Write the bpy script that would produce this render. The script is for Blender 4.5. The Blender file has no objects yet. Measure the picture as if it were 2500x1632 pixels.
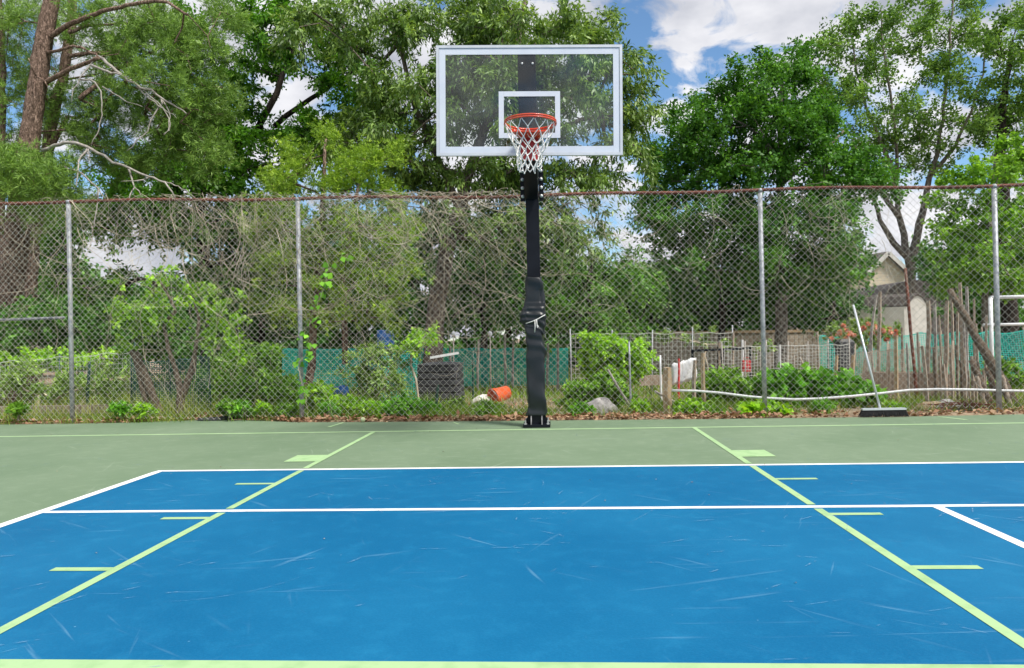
import bpy, math, random
import numpy as np
from mathutils import Vector, Matrix

rad = math.radians
SC = bpy.context.scene
COL = SC.collection
random.seed(7)
RNG = np.random.default_rng(7)

# ------------------------------------------------------------------ camera
F_PX, YAW, PITCH, ROLL = 1763.2, 0.0582, 0.0039, 0.0209      # photograph is 2500 x 1632
CAM = np.array([0.2724, -8.1715, 1.0539])
cam = bpy.data.cameras.new('camera')
cam.sensor_fit = 'HORIZONTAL'; cam.sensor_width = 36.0
cam.lens = 36.0 * F_PX / 2500.0
cam.clip_start = 0.05; cam.clip_end = 3000.0
cam_ob = bpy.data.objects.new('camera', cam); COL.objects.link(cam_ob)
cam_ob.location = CAM
cam_ob.matrix_world = (Matrix.Translation(Vector(CAM)) @ Matrix.Rotation(YAW, 4, 'Z') @
                       Matrix.Rotation(rad(90) + PITCH, 4, 'X') @ Matrix.Rotation(-ROLL, 4, 'Z'))
SC.camera = cam_ob

# ------------------------------------------------------------------ light, sky, exposure
SUN = Vector((0.55, -0.42, 0.95)).normalized()                # towards the sun
sun = bpy.data.lights.new('sun', 'SUN')
sun.energy = 3.0; sun.angle = rad(15.0); sun.color = (1.0, 0.95, 0.86)
sun_ob = bpy.data.objects.new('sun', sun); COL.objects.link(sun_ob)
sun_ob.rotation_euler = SUN.to_track_quat('Z', 'Y').to_euler()
sun_ob.location = (10, -10, 30)

world = bpy.data.worlds.new('World'); SC.world = world
world.use_nodes = True
nt = world.node_tree; nt.nodes.clear()
def wn(t, **k):
    n = nt.nodes.new(t)
    for a, v in k.items(): setattr(n, a, v)
    return n
w_out = wn('ShaderNodeOutputWorld'); w_bg = wn('ShaderNodeBackground'); w_bg.inputs['Strength'].default_value = 0.11
w_sky = wn('ShaderNodeTexSky', sky_type='NISHITA'); w_sky.sun_disc = False
w_sky.sun_elevation = math.asin(SUN.z); w_sky.sun_rotation = math.atan2(SUN.x, SUN.y)
w_sky.air_density = 1.0; w_sky.dust_density = 0.15; w_sky.ozone_density = 4.0
w_tc = wn('ShaderNodeTexCoord')
w_map = wn('ShaderNodeMapping'); w_map.inputs['Scale'].default_value = (1.0, 1.0, 1.9); w_map.inputs['Location'].default_value = (3.1, 0.4, 0.25)
w_n1 = wn('ShaderNodeTexNoise'); w_n1.inputs['Scale'].default_value = 9.5; w_n1.inputs['Detail'].default_value = 9.0; w_n1.inputs['Roughness'].default_value = 0.56; w_n1.inputs['Distortion'].default_value = 0.5
w_r1 = wn('ShaderNodeValToRGB')
w_r1.color_ramp.elements[0].position = 0.355; w_r1.color_ramp.elements[0].color = (0, 0, 0, 1)
w_r1.color_ramp.elements[1].position = 0.47; w_r1.color_ramp.elements[1].color = (1, 1, 1, 1)
w_n2 = wn('ShaderNodeTexNoise'); w_n2.inputs['Scale'].default_value = 7.0; w_n2.inputs['Detail'].default_value = 5.0
w_r2 = wn('ShaderNodeValToRGB')                                # cloud bodies: pale grey undersides to white tops
w_r2.color_ramp.elements[0].position = 0.30; w_r2.color_ramp.elements[0].color = (2.5, 2.65, 3.1, 1)
w_r2.color_ramp.elements[1].position = 0.62; w_r2.color_ramp.elements[1].color = (5.3, 5.3, 5.5, 1)
w_mix = wn('ShaderNodeMix', data_type='RGBA')
L = nt.links
L.new(w_tc.outputs['Generated'], w_map.inputs['Vector'])
L.new(w_map.outputs[0], w_n1.inputs['Vector']); L.new(w_map.outputs[0], w_n2.inputs['Vector'])
def gap_dirs():
    out = []
    for x, y, r, k in ((1560, 60, .050, .16), (1545, 170, .055, .16), (1600, 300, .050, .15), (1640, 430, .06, .14), (1720, 150, .04, .06), (1810, 185, .06, .15), (1860, 60, .10, -.14), (1700, 250, .04, -.06), (2230, 330, .16, .10), (60, 320, .10, .12), (640, 500, .12, .10), (900, 380, .10, .08), (1420, 330, .08, .12)):
        a = (x - 1250) / F_PX; b = (y - 816) / F_PX; u = a * math.cos(ROLL) - b * math.sin(ROLL); v = a * math.sin(ROLL) + b * math.cos(ROLL)
        d = Vector((u * math.cos(YAW) - math.sin(YAW), u * math.sin(YAW) + math.cos(YAW), -v)).normalized(); out.append((d, r, k))
    return out
fac = w_n1.outputs['Fac']
for d, r, k in gap_dirs():                                     # breaks in the cloud at these bearings
    vd = wn('ShaderNodeVectorMath', operation='DISTANCE'); vd.inputs[1].default_value = d; L.new(w_tc.outputs['Generated'], vd.inputs[0])
    mr = wn('ShaderNodeMapRange', interpolation_type='SMOOTHSTEP'); mr.inputs['From Min'].default_value = r * .25; mr.inputs['From Max'].default_value = r * 1.5; mr.inputs['To Min'].default_value = k * .85; mr.inputs['To Max'].default_value = 0
    L.new(vd.outputs['Value'], mr.inputs['Value']); sb = wn('ShaderNodeMath', operation='SUBTRACT'); L.new(fac, sb.inputs[0]); L.new(mr.outputs[0], sb.inputs[1]); fac = sb.outputs[0]
L.new(fac, w_r1.inputs[0]); L.new(w_n2.outputs['Fac'], w_r2.inputs[0])
L.new(w_r1.outputs[0], w_mix.inputs['Factor']); w_dim = wn('ShaderNodeMix', data_type='RGBA', blend_type='MULTIPLY'); w_dim.inputs['Factor'].default_value = 1.0; w_dim.inputs['B'].default_value = (.78, .89, .91, 1); L.new(w_sky.outputs[0], w_dim.inputs['A']); L.new(w_dim.outputs['Result'], w_mix.inputs['A']); L.new(w_r2.outputs[0], w_mix.inputs['B'])
L.new(w_mix.outputs['Result'], w_bg.inputs['Color']); L.new(w_bg.outputs[0], w_out.inputs['Surface'])

SC.view_settings.view_transform = 'Standard'; SC.view_settings.look = 'None'
SC.view_settings.gamma = 1.0; SC.view_settings.use_curve_mapping = False
SC.view_settings.exposure = 0.75
SC.render.engine = 'CYCLES'
SC.cycles.max_bounces = 7; SC.cycles.diffuse_bounces = 4; SC.cycles.transparent_max_bounces = 10
SC.cycles.transmission_bounces = 5; SC.cycles.glossy_bounces = 3
SC.cycles.caustics_reflective = False; SC.cycles.caustics_refractive = False

# ------------------------------------------------------------------ geometry of the view: a pixel of the photograph at a real depth
def ray(x, y):
    a = (x - 1250) / F_PX; b = (y - 816) / F_PX
    u = a * math.cos(ROLL) - b * math.sin(ROLL); v = a * math.sin(ROLL) + b * math.cos(ROLL)
    Y = math.cos(PITCH) + v * math.sin(PITCH); Z = math.sin(PITCH) - v * math.cos(PITCH)
    return np.array([u * math.cos(YAW) - Y * math.sin(YAW), u * math.sin(YAW) + Y * math.cos(YAW), Z])
def at(x, y, Y):
    d = ray(x, y); return CAM + d * ((Y - CAM[1]) / d[1])
def on(x, y, z=0.0):
    d = ray(x, y); return CAM + d * ((z - CAM[2]) / d[2])
def m_px(px, Y): return px * (Y - CAM[1]) / F_PX             # metres spanned by px at world depth Y
def gz(Y):                                                     # garden ground falls gently away behind the court
    Y = np.asarray(Y, float)
    return np.interp(Y, [1.0, 2.0, 6.0, 11.0, 400.0], [-0.01, -0.03, -0.26, -0.40, -0.40])

# ------------------------------------------------------------------ materials
def lin(h):
    h = h.lstrip('#'); c = [int(h[i:i + 2], 16) / 255 for i in (0, 2, 4)]
    return tuple(v / 12.92 if v <= 0.04045 else ((v + 0.055) / 1.055) ** 2.4 for v in c)
MATS = {}
def new_mat(name):
    m = bpy.data.materials.new(name); m.use_nodes = True; m.node_tree.nodes.clear(); MATS[name] = m
    return m, m.node_tree.nodes, m.node_tree.links
def noisy(name, c1, c2, scale=8.0, rough=0.6, metallic=0.0, bump=0.0, bump_scale=None, stretch=(1, 1, 1), detail=5.0, spec=0.5, lo=0.35, hi=0.65, c3=None, coat=0.0, bdist=0.02):
    """colour varies with noise in object space between c1 and c2"""
    m, N, K = new_mat(name)
    o = N.new('ShaderNodeOutputMaterial'); p = N.new('ShaderNodeBsdfPrincipled')
    tc = N.new('ShaderNodeNewGeometry'); mp = N.new('ShaderNodeMapping'); mp.inputs['Scale'].default_value = stretch
    n = N.new('ShaderNodeTexNoise'); n.inputs['Scale'].default_value = scale; n.inputs['Detail'].default_value = detail
    r = N.new('ShaderNodeValToRGB'); e = r.color_ramp.elements
    e[0].position = lo; e[0].color = (*c1, 1); e[1].position = hi; e[1].color = (*c2, 1)
    if c3 is not None:
        q = r.color_ramp.elements.new(min(0.98, hi + 0.12)); q.color = (*c3, 1)
    K.new(tc.outputs['Position'], mp.inputs['Vector']); K.new(mp.outputs[0], n.inputs['Vector'])
    K.new(n.outputs['Fac'], r.inputs[0]); K.new(r.outputs[0], p.inputs['Base Color'])
    p.inputs['Roughness'].default_value = rough; p.inputs['Metallic'].default_value = metallic
    p.inputs['Specular IOR Level'].default_value = spec; p.inputs['Coat Weight'].default_value = coat
    if bump:
        n2 = N.new('ShaderNodeTexNoise'); n2.inputs['Scale'].default_value = bump_scale or scale * 4; n2.inputs['Detail'].default_value = 6
        b = N.new('ShaderNodeBump'); b.inputs['Strength'].default_value = bump; b.inputs['Distance'].default_value = bdist
        K.new(mp.outputs[0], n2.inputs['Vector']); K.new(n2.outputs['Fac'], b.inputs['Height']); K.new(b.outputs[0], p.inputs['Normal'])
    K.new(p.outputs[0], o.inputs['Surface'])
    return m
def leafy(name, c1, c2, c3, transl=0.35, rough=0.45, spec=0.35, bright=True):
    """leaf colour differs leaf by leaf (face attribute tint) """
    if bright: c1, c2, c3 = [tuple(v * f for v, f in zip(c, (1.58 * b, 1.85 * b, 1.15 * b))) for c, b in ((c1, .55), (c2, .88), (c3, 1.15))]
    m, N, K = new_mat(name)
    o = N.new('ShaderNodeOutputMaterial'); p = N.new('ShaderNodeBsdfPrincipled'); t = N.new('ShaderNodeBsdfTranslucent'); mx = N.new('ShaderNodeMixShader')
    a = N.new('ShaderNodeAttribute'); a.attribute_name = 'tint'
    r = N.new('ShaderNodeValToRGB'); e = r.color_ramp.elements
    e[0].position = 0.0; e[0].color = (*c1, 1); e[1].position = 1.0; e[1].color = (*c3, 1)
    q = e.new(0.5); q.color = (*c2, 1)
    g = N.new('ShaderNodeMix'); g.data_type = 'RGBA'; g.blend_type = 'MULTIPLY'; g.inputs['Factor'].default_value = 1.0; g.inputs['B'].default_value = (1.25, 1.2, 0.55, 1)
    K.new(a.outputs['Fac'], r.inputs[0]); K.new(r.outputs[0], p.inputs['Base Color']); K.new(r.outputs[0], g.inputs['A']); K.new(g.outputs['Result'], t.inputs['Color'])
    p.inputs['Roughness'].default_value = rough; p.inputs['Specular IOR Level'].default_value = spec
    mx.inputs[0].default_value = transl
    K.new(p.outputs[0], mx.inputs[1]); K.new(t.outputs[0], mx.inputs[2]); K.new(mx.outputs[0], o.inputs['Surface'])
    return m
def bark(name, c1, c2, scale=9.0, stretch=(1, 1, 0.22), bump=0.9):
    m, N, K = new_mat(name)
    o = N.new('ShaderNodeOutputMaterial'); p = N.new('ShaderNodeBsdfPrincipled')
    tc = N.new('ShaderNodeNewGeometry'); mp = N.new('ShaderNodeMapping'); mp.inputs['Scale'].default_value = stretch
    v = N.new('ShaderNodeTexVoronoi'); v.feature = 'DISTANCE_TO_EDGE'; v.inputs['Scale'].default_value = scale
    n = N.new('ShaderNodeTexNoise'); n.inputs['Scale'].default_value = scale * 1.7; n.inputs['Detail'].default_value = 7
    ad = N.new('ShaderNodeMix'); ad.data_type = 'VECTOR' if False else 'RGBA'; ad.blend_type = 'LINEAR_LIGHT'; ad.inputs['Factor'].default_value = 0.12
    K.new(tc.outputs['Position'], mp.inputs['Vector']); K.new(mp.outputs[0], n.inputs['Vector'])
    K.new(mp.outputs[0], ad.inputs['A']); K.new(n.outputs['Color'], ad.inputs['B']); K.new(ad.outputs['Result'], v.inputs['Vector'])
    r = N.new('ShaderNodeValToRGB'); e = r.color_ramp.elements
    e[0].position = 0.02; e[0].color = (c1[0] * .35, c1[1] * .35, c1[2] * .35, 1); e[1].position = 0.16; e[1].color = (*c1, 1)
    q = e.new(0.45); q.color = (*c2, 1)
    mxn = N.new('ShaderNodeMath'); mxn.operation = 'MULTIPLY_ADD'; mxn.inputs[1].default_value = 0.55; mxn.inputs[2].default_value = -0.22
    ad2 = N.new('ShaderNodeMath'); ad2.operation = 'ADD'
    K.new(n.outputs['Fac'], mxn.inputs[0]); K.new(v.outputs['Distance'], ad2.inputs[0]); K.new(mxn.outputs[0], ad2.inputs[1])
    K.new(ad2.outputs[0], r.inputs[0]); K.new(r.outputs[0], p.inputs['Base Color'])
    b = N.new('ShaderNodeBump'); b.inputs['Strength'].default_value = bump; b.inputs['Distance'].default_value = 0.03
    K.new(ad2.outputs[0], b.inputs['Height']); K.new(b.outputs[0], p.inputs['Normal'])
    p.inputs['Roughness'].default_value = 0.9; p.inputs['Specular IOR Level'].default_value = 0.15
    K.new(p.outputs[0], o.inputs['Surface'])
    return m

def court_mat(name, base, light, scuff, streak=0.5, seed=0.0, rough=0.62):
    """acrylic court paint: rolled texture, cloudy fading, long thin shoe scuffs and specks"""
    m, N, K = new_mat(name)
    o = N.new('ShaderNodeOutputMaterial'); p = N.new('ShaderNodeBsdfPrincipled')
    g = N.new('ShaderNodeNewGeometry')
    def mapping(rot, sc, off):
        q = N.new('ShaderNodeMapping'); q.vector_type = 'TEXTURE'; sc = tuple(1 / v for v in sc)
        q.inputs['Rotation'].default_value = (0, 0, rot); q.inputs['Scale'].default_value = sc; q.inputs['Location'].default_value = (off, off * .7, seed)
        K.new(g.outputs['Position'], q.inputs['Vector']); return q
    def noise(vec, scale, detail=4, rough_=0.5):
        n = N.new('ShaderNodeTexNoise'); n.inputs['Scale'].default_value = scale; n.inputs['Detail'].default_value = detail; n.inputs['Roughness'].default_value = rough_
        K.new(vec, n.inputs['Vector']); return n
    def ramp(fac, a, b, va=0.0, vb=1.0):
        r = N.new('ShaderNodeMapRange'); r.clamp = True
        r.inputs['From Min'].default_value = a; r.inputs['From Max'].default_value = b; r.inputs['To Min'].default_value = va; r.inputs['To Max'].default_value = vb
        K.new(fac, r.inputs['Value']); return r.outputs[0]
    def math_(op, a, b):
        q = N.new('ShaderNodeMath'); q.operation = op; q.use_clamp = (op in ('ADD', 'MULTIPLY'))
        for i, v in enumerate((a, b)):
            if isinstance(v, (int, float)): q.inputs[i].default_value = v
            else: K.new(v, q.inputs[i])
        return q.outputs[0]
    cloud = noise(g.outputs['Position'], 0.55, 6, 0.6)
    fine = noise(g.outputs['Position'], 95, 3, 0.7)
    mid = noise(g.outputs['Position'], 7.0, 6, 0.65)
    mix = N.new('ShaderNodeMix'); mix.data_type = 'RGBA'; mix.inputs['A'].default_value = (*base, 1); mix.inputs['B'].default_value = (*light, 1)
    K.new(math_('ADD', ramp(cloud.outputs['Fac'], 0.38, 0.72, 0, 0.62), math_('ADD', ramp(fine.outputs['Fac'], 0.42, 0.70, 0, 0.30), ramp(mid.outputs['Fac'], 0.50, 0.72, 0, 0.40))), mix.inputs['Factor'])
    tot = None
    for i, (rot, lo) in enumerate(((0.35, .655), (-0.55, .66), (1.15, .67), (0.05, .64), (-1.2, .675), (2.4, .66))):
        mp = mapping(rot, (0.9, 16.0, 1.0), 3.7 * i + 1.3)
        n = noise(mp.outputs[0], 1.15, 3, 0.55)
        msk = noise(mapping(rot, (1, 1, 1), 9.1 * i).outputs[0], 1.3, 2)
        s = math_('MULTIPLY', ramp(n.outputs['Fac'], lo, lo + 0.07), ramp(msk.outputs['Fac'], 0.47, 0.62))
        tot = s if tot is None else math_('ADD', tot, s)
    spk = N.new('ShaderNodeTexVoronoi'); spk.inputs['Scale'].default_value = 9.0; spk.inputs['Randomness'].default_value = 1.0
    K.new(g.outputs['Position'], spk.inputs['Vector'])
    sp = math_('MULTIPLY', ramp(spk.outputs['Distance'], 0.045, 0.025), ramp(noise(g.outputs['Position'], 2.3, 2).outputs['Fac'], 0.5, 0.56))
    fac = math_('ADD', math_('MULTIPLY', tot, streak), math_('MULTIPLY', sp, 0.8))
    mix2 = N.new('ShaderNodeMix'); mix2.data_type = 'RGBA'; mix2.inputs['B'].default_value = (*scuff, 1)
    K.new(mix.outputs['Result'], mix2.inputs['A']); K.new(fac, mix2.inputs['Factor'])
    K.new(mix2.outputs['Result'], p.inputs['Base Color'])
    p.inputs['Roughness'].default_value = rough; p.inputs['Specular IOR Level'].default_value = 0.12
    b = N.new('ShaderNodeBump'); b.inputs['Strength'].default_value = 0.25; b.inputs['Distance'].default_value = 0.003
    K.new(fine.outputs['Fac'], b.inputs['Height']); K.new(b.outputs[0], p.inputs['Normal'])
    K.new(p.outputs[0], o.inputs['Surface'])
    return m

# court paints
M_GREEN = court_mat('green_court_paint', (0.138, 0.205, 0.128), (0.215, 0.285, 0.195), (0.34, 0.41, 0.32), 0.28, 2.0)
M_BLUE = court_mat('blue_court_paint', (0.0010, 0.106, 0.25), (0.011, 0.168, 0.34), (0.13, 0.29, 0.45), 0.40, 0.0)
M_WHITE_LINE = noisy('white_line_paint', (0.56, 0.58, 0.62), (0.84, 0.84, 0.85), 9, 0.6, lo=.22, hi=.5, detail=9)
M_LIME_LINE = noisy('lime_line_paint', (0.23, 0.41, 0.18), (0.355, 0.535, 0.27), 9, 0.6, lo=.2, hi=.52, detail=9)
M_THIN_LINE = noisy('pale_green_line_paint', (0.34, 0.52, 0.26), (0.42, 0.60, 0.33), 4, 0.6)
# soil, litter, grass
M_SOIL = noisy('garden_soil', (0.16, 0.115, 0.075), (0.36, 0.27, 0.18), 1.6, 0.95, bump=0.8, bump_scale=22, detail=8, c3=(0.12, 0.14, 0.05))
M_LITTER = leafy('fallen_leaves', (0.12, 0.055, 0.03), (0.31, 0.17, 0.10), (0.52, 0.38, 0.24), 0.1, 0.7, bright=False)
M_GRASS = leafy('grass_blades', (0.07, 0.12, 0.02), (0.15, 0.22, 0.045), (0.36, 0.32, 0.13), 0.3)
# foliage
M_OAK = leafy('oak_leaf', (0.04, 0.08, 0.02), (0.095, 0.15, 0.04), (0.23, 0.28, 0.12), 0.30, 0.42, 0.6)
M_LOCUST = leafy('bright_green_leaf', (0.03, 0.085, 0.012), (0.06, 0.15, 0.018), (0.11, 0.22, 0.03), 0.4)
M_NEEDLE = leafy('pine_needle', (0.05, 0.09, 0.028), (0.115, 0.18, 0.05), (0.22, 0.29, 0.10), 0.25)
M_CEDAR = leafy('cedar_spray', (0.065, 0.11, 0.014), (0.15, 0.225, 0.03), (0.29, 0.34, 0.07), 0.3)
M_MAPLE = leafy('maple_leaf', (0.028, 0.085, 0.018), (0.055, 0.14, 0.028), (0.11, 0.21, 0.045), 0.35)
M_TALL = leafy('silver_maple_leaf', (0.045, 0.095, 0.03), (0.095, 0.165, 0.05), (0.20, 0.28, 0.12), 0.35)
M_DARKLEAF = leafy('dark_evergreen_leaf', (0.018, 0.06, 0.014), (0.045, 0.13, 0.026), (0.11, 0.22, 0.05), 0.25)
M_LIME = leafy('young_yellow_green_leaf', (0.10, 0.20, 0.02), (0.21, 0.345, 0.035), (0.36, 0.48, 0.08), 0.4)
M_WEED = leafy('weed_leaf', (0.06, 0.13, 0.02), (0.12, 0.22, 0.035), (0.22, 0.32, 0.07), 0.35)
M_SQUASH = leafy('squash_leaf', (0.06, 0.15, 0.02), (0.11, 0.25, 0.035), (0.20, 0.36, 0.06), 0.35)
M_GREYLEAF = leafy('grey_green_leaf', (0.08, 0.13, 0.045), (0.15, 0.215, 0.075), (0.27, 0.33, 0.14), 0.3)
# woods
M_PINEBARK = bark('pine_bark', (0.20, 0.135, 0.105), (0.44, 0.31, 0.25), 13.0, (1, 1, .38), 1.0)
M_BARK = bark('grey_brown_bark', (0.17, 0.135, 0.115), (0.33, 0.275, 0.245), 14.0)
M_DARKBARK = bark('dark_bark', (0.035, 0.028, 0.024), (0.075, 0.06, 0.05), 9.0)
M_GREYBARK = bark('smooth_grey_bark', (0.18, 0.155, 0.135), (0.31, 0.275, 0.245), 12.0, bump=0.4)
M_DEAD = noisy('bare_grey_wood', (0.24, 0.215, 0.19), (0.43, 0.40, 0.37), 14, 0.85, bump=0.4)
M_VINE = noisy('dry_vine', (0.34, 0.28, 0.20), (0.66, 0.58, 0.46), 3, 0.85)
M_STAKE = noisy('weathered_wood', (0.24, 0.19, 0.14), (0.44, 0.36, 0.29), 5, 0.85, stretch=(8, 8, 1), bump=0.3)
M_TAN = noisy('tan_lumber', (0.34, 0.24, 0.14), (0.52, 0.39, 0.26), 4, 0.85, stretch=(8, 8, 1), bump=0.3)
M_ROT = bark('old_log', (0.22, 0.165, 0.125), (0.42, 0.335, 0.26), 26.0)
# metals, plastics
M_GALV = noisy('galvanised_steel', (0.26, 0.28, 0.31), (0.46, 0.48, 0.51), 16, 0.55, 0.3, bump=0.1)
M_WIRE = noisy('chain_link_wire', (0.50, 0.50, 0.47), (0.72, 0.72, 0.68), 7, 0.55, 0.0)
M_RUST = noisy('rusty_rail', (0.10, 0.032, 0.022), (0.20, 0.065, 0.04), 5, 0.8, bump=0.4, bump_scale=40, c3=(0.28, 0.16, 0.12))
M_BLACK = noisy('black_powder_coat', (0.004, 0.005, 0.009), (0.008, 0.010, 0.016), 6, 0.4, spec=0.22)
M_PAD = noisy('black_vinyl_pad', (0.010, 0.013, 0.016), (0.018, 0.022, 0.027), 5, 0.34, spec=0.45, bump=0.12, bump_scale=400, bdist=0.001)
M_FRAME = noisy('brushed_aluminium', (0.58, 0.61, 0.66), (0.66, 0.69, 0.73), 10, 0.4, 0.4)
M_WHITE = noisy('white_enamel', (0.58, 0.62, 0.71), (0.64, 0.68, 0.76), 5, 0.5)
M_RED = noisy('orange_red_enamel', (0.58, 0.05, 0.018), (0.70, 0.085, 0.03), 8, 0.35, coat=0.3)
M_REDPLATE = noisy('red_bracket_enamel', (0.40, 0.018, 0.02), (0.50, 0.03, 0.03), 8, 0.4, coat=0.2)
M_NET = noisy('white_nylon_cord', (0.72, 0.71, 0.69), (0.85, 0.84, 0.82), 40, 0.8)
M_SCUFFED = noisy('scuffed_black_steel', (0.05, 0.05, 0.055), (0.26, 0.26, 0.27), 18, 0.5)
M_BOLT = noisy('zinc_bolt', (0.42, 0.43, 0.44), (0.62, 0.63, 0.64), 30, 0.4, 0.5)
M_CORD = noisy('white_cord', (0.78, 0.78, 0.76), (0.86, 0.86, 0.85), 20, 0.8)
M_PVC = noisy('white_plastic_pipe', (0.66, 0.68, 0.70), (0.80, 0.81, 0.82), 3, 0.45)
M_BUCKET = noisy('orange_bucket_plastic', (0.68, 0.10, 0.03), (0.80, 0.15, 0.045), 4, 0.42)
M_BIN = noisy('black_bin_plastic', (0.022, 0.023, 0.027), (0.05, 0.052, 0.058), 5, 0.55)
M_TEAL = noisy('teal_garden_net', (0.012, 0.42, 0.34), (0.04, 0.58, 0.48), 3, 0.6)
M_TEALDARK = noisy('dull_green_mesh', (0.03, 0.12, 0.10), (0.07, 0.19, 0.16), 3, 0.7)
M_BLUEBARREL = noisy('blue_barrel_plastic', (0.02, 0.12, 0.42), (0.04, 0.18, 0.52), 4, 0.45)
M_REDPLASTIC = noisy('red_plastic', (0.55, 0.03, 0.04), (0.68, 0.06, 0.06), 5, 0.5)
M_BAG = noisy('white_sack', (0.62, 0.56, 0.48), (0.80, 0.77, 0.72), 5, 0.7, c3=(0.62, 0.42, 0.25))
M_ROCK = noisy('granite_boulder', (0.20, 0.19, 0.19), (0.44, 0.42, 0.41), 9, 0.9, bump=0.7, bump_scale=18, c3=(0.55, 0.5, 0.48))
M_DARKPLASTIC = noisy('black_ground_cloth', (0.015, 0.015, 0.018), (0.05, 0.05, 0.055), 8, 0.6)
M_BALL = noisy('faded_tennis_felt', (0.42, 0.47, 0.25), (0.56, 0.58, 0.40), 30, 0.95)
M_TPOST = noisy('green_steel_post', (0.012, 0.05, 0.035), (0.03, 0.08, 0.06), 8, 0.5)
M_SIDING_TRIM = noisy('white_trim', (0.62, 0.60, 0.56), (0.72, 0.70, 0.66), 4, 0.6)
M_ROOF = noisy('dark_shingles', (0.075, 0.065, 0.062), (0.15, 0.13, 0.125), 9, 0.9)
M_ROSE = leafy('coral_rose_petal', (0.56, 0.16, 0.12), (0.72, 0.30, 0.235), (0.80, 0.50, 0.41), 0.3, bright=False)
M_YELLOWFLOWER = leafy('yellow_petal', (0.70, 0.45, 0.01), (0.80, 0.55, 0.02), (0.85, 0.62, 0.05), 0.3, bright=False)
M_WALL = noisy('weathered_plank_wall', (0.30, 0.245, 0.19), (0.52, 0.44, 0.36), 2.5, 0.9, stretch=(0.6, 0.6, 9), bump=0.3)
M_BRISTLE = noisy('black_bristle', (0.006, 0.006, 0.008), (0.02, 0.02, 0.024), 40, 0.7)
def siding_mat():
    m, N, K = new_mat('cream_clapboard')
    o = N.new('ShaderNodeOutputMaterial'); p = N.new('ShaderNodeBsdfPrincipled'); g = N.new('ShaderNodeNewGeometry')
    s = N.new('ShaderNodeSeparateXYZ'); w = N.new('ShaderNodeMath'); w.operation = 'MULTIPLY'; w.inputs[1].default_value = 5.0
    fr = N.new('ShaderNodeMath'); fr.operation = 'FRACT'; r = N.new('ShaderNodeValToRGB')
    r.color_ramp.elements[0].position = 0.04; r.color_ramp.elements[0].color = (0.60, 0.52, 0.40, 1)
    r.color_ramp.elements[1].position = 0.16; r.color_ramp.elements[1].color = (0.88, 0.78, 0.61, 1)
    b = N.new('ShaderNodeBump'); b.inputs['Distance'].default_value = 0.02
    K.new(g.outputs['Position'], s.inputs[0]); K.new(s.outputs['Z'], w.inputs[0]); K.new(w.outputs[0], fr.inputs[0]); K.new(fr.outputs[0], r.inputs[0])
    K.new(r.outputs[0], p.inputs['Base Color']); K.new(fr.outputs[0], b.inputs['Height']); K.new(b.outputs[0], p.inputs['Normal'])
    p.inputs['Roughness'].default_value = 0.7; K.new(p.outputs[0], o.inputs['Surface']); return m
M_SIDING = siding_mat()
def glass_mat(name):
    m, N, K = new_mat(name)
    o = N.new('ShaderNodeOutputMaterial'); t = N.new('ShaderNodeBsdfTransparent'); g = N.new('ShaderNodeBsdfGlossy'); x = N.new('ShaderNodeMixShader'); f = N.new('ShaderNodeFresnel')
    t.inputs['Color'].default_value = (0.93, 0.96, 0.95, 1); g.inputs['Roughness'].default_value = 0.04; f.inputs['IOR'].default_value = 1.55
    d = N.new('ShaderNodeBsdfDiffuse'); d.inputs['Color'].default_value = (0.6, 0.62, 0.64, 1); x2 = N.new('ShaderNodeMixShader')
    nz = N.new('ShaderNodeTexNoise'); nz.inputs['Scale'].default_value = 3.0; nz.inputs['Detail'].default_value = 5; gp = N.new('ShaderNodeNewGeometry')
    mr = N.new('ShaderNodeMapRange'); mr.inputs['From Min'].default_value = 0.42; mr.inputs['From Max'].default_value = 0.75; mr.inputs['To Max'].default_value = 0.06
    K.new(gp.outputs['Position'], nz.inputs['Vector']); K.new(nz.outputs['Fac'], mr.inputs['Value'])
    K.new(f.outputs[0], x.inputs[0]); K.new(t.outputs[0], x.inputs[1]); K.new(g.outputs[0], x.inputs[2])
    K.new(mr.outputs[0], x2.inputs[0]); K.new(x.outputs[0], x2.inputs[1]); K.new(d.outputs[0], x2.inputs[2])      # a thin film of dust
    K.new(x2.outputs[0], o.inputs['Surface']); return m
M_GLASS = glass_mat('tempered_glass')

# ------------------------------------------------------------------ mesh helpers
ORG = {}
def link(name, me, mat, parent=None):
    o = bpy.data.objects.new(name, me); COL.objects.link(o)
    if mat is not None and not me.materials: me.materials.append(mat)
    if parent is not None:
        o.parent = parent; ORG[o.name] = ORG.get(parent.name, np.zeros(3))
    return o
def tag(o, label=None, cat=None, group=None, kind=None):
    if label: o['label'] = label
    if cat: o['category'] = cat
    if group: o['group'] = group
    if kind: o['kind'] = kind
    return o
def thing(name, label, cat, loc, group=None):
    o = bpy.data.objects.new(name, None); COL.objects.link(o); o.empty_display_size = 0.2
    o.location = tuple(float(v) for v in loc); ORG[o.name] = np.array(loc, float)
    return tag(o, label, cat, group)

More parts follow.
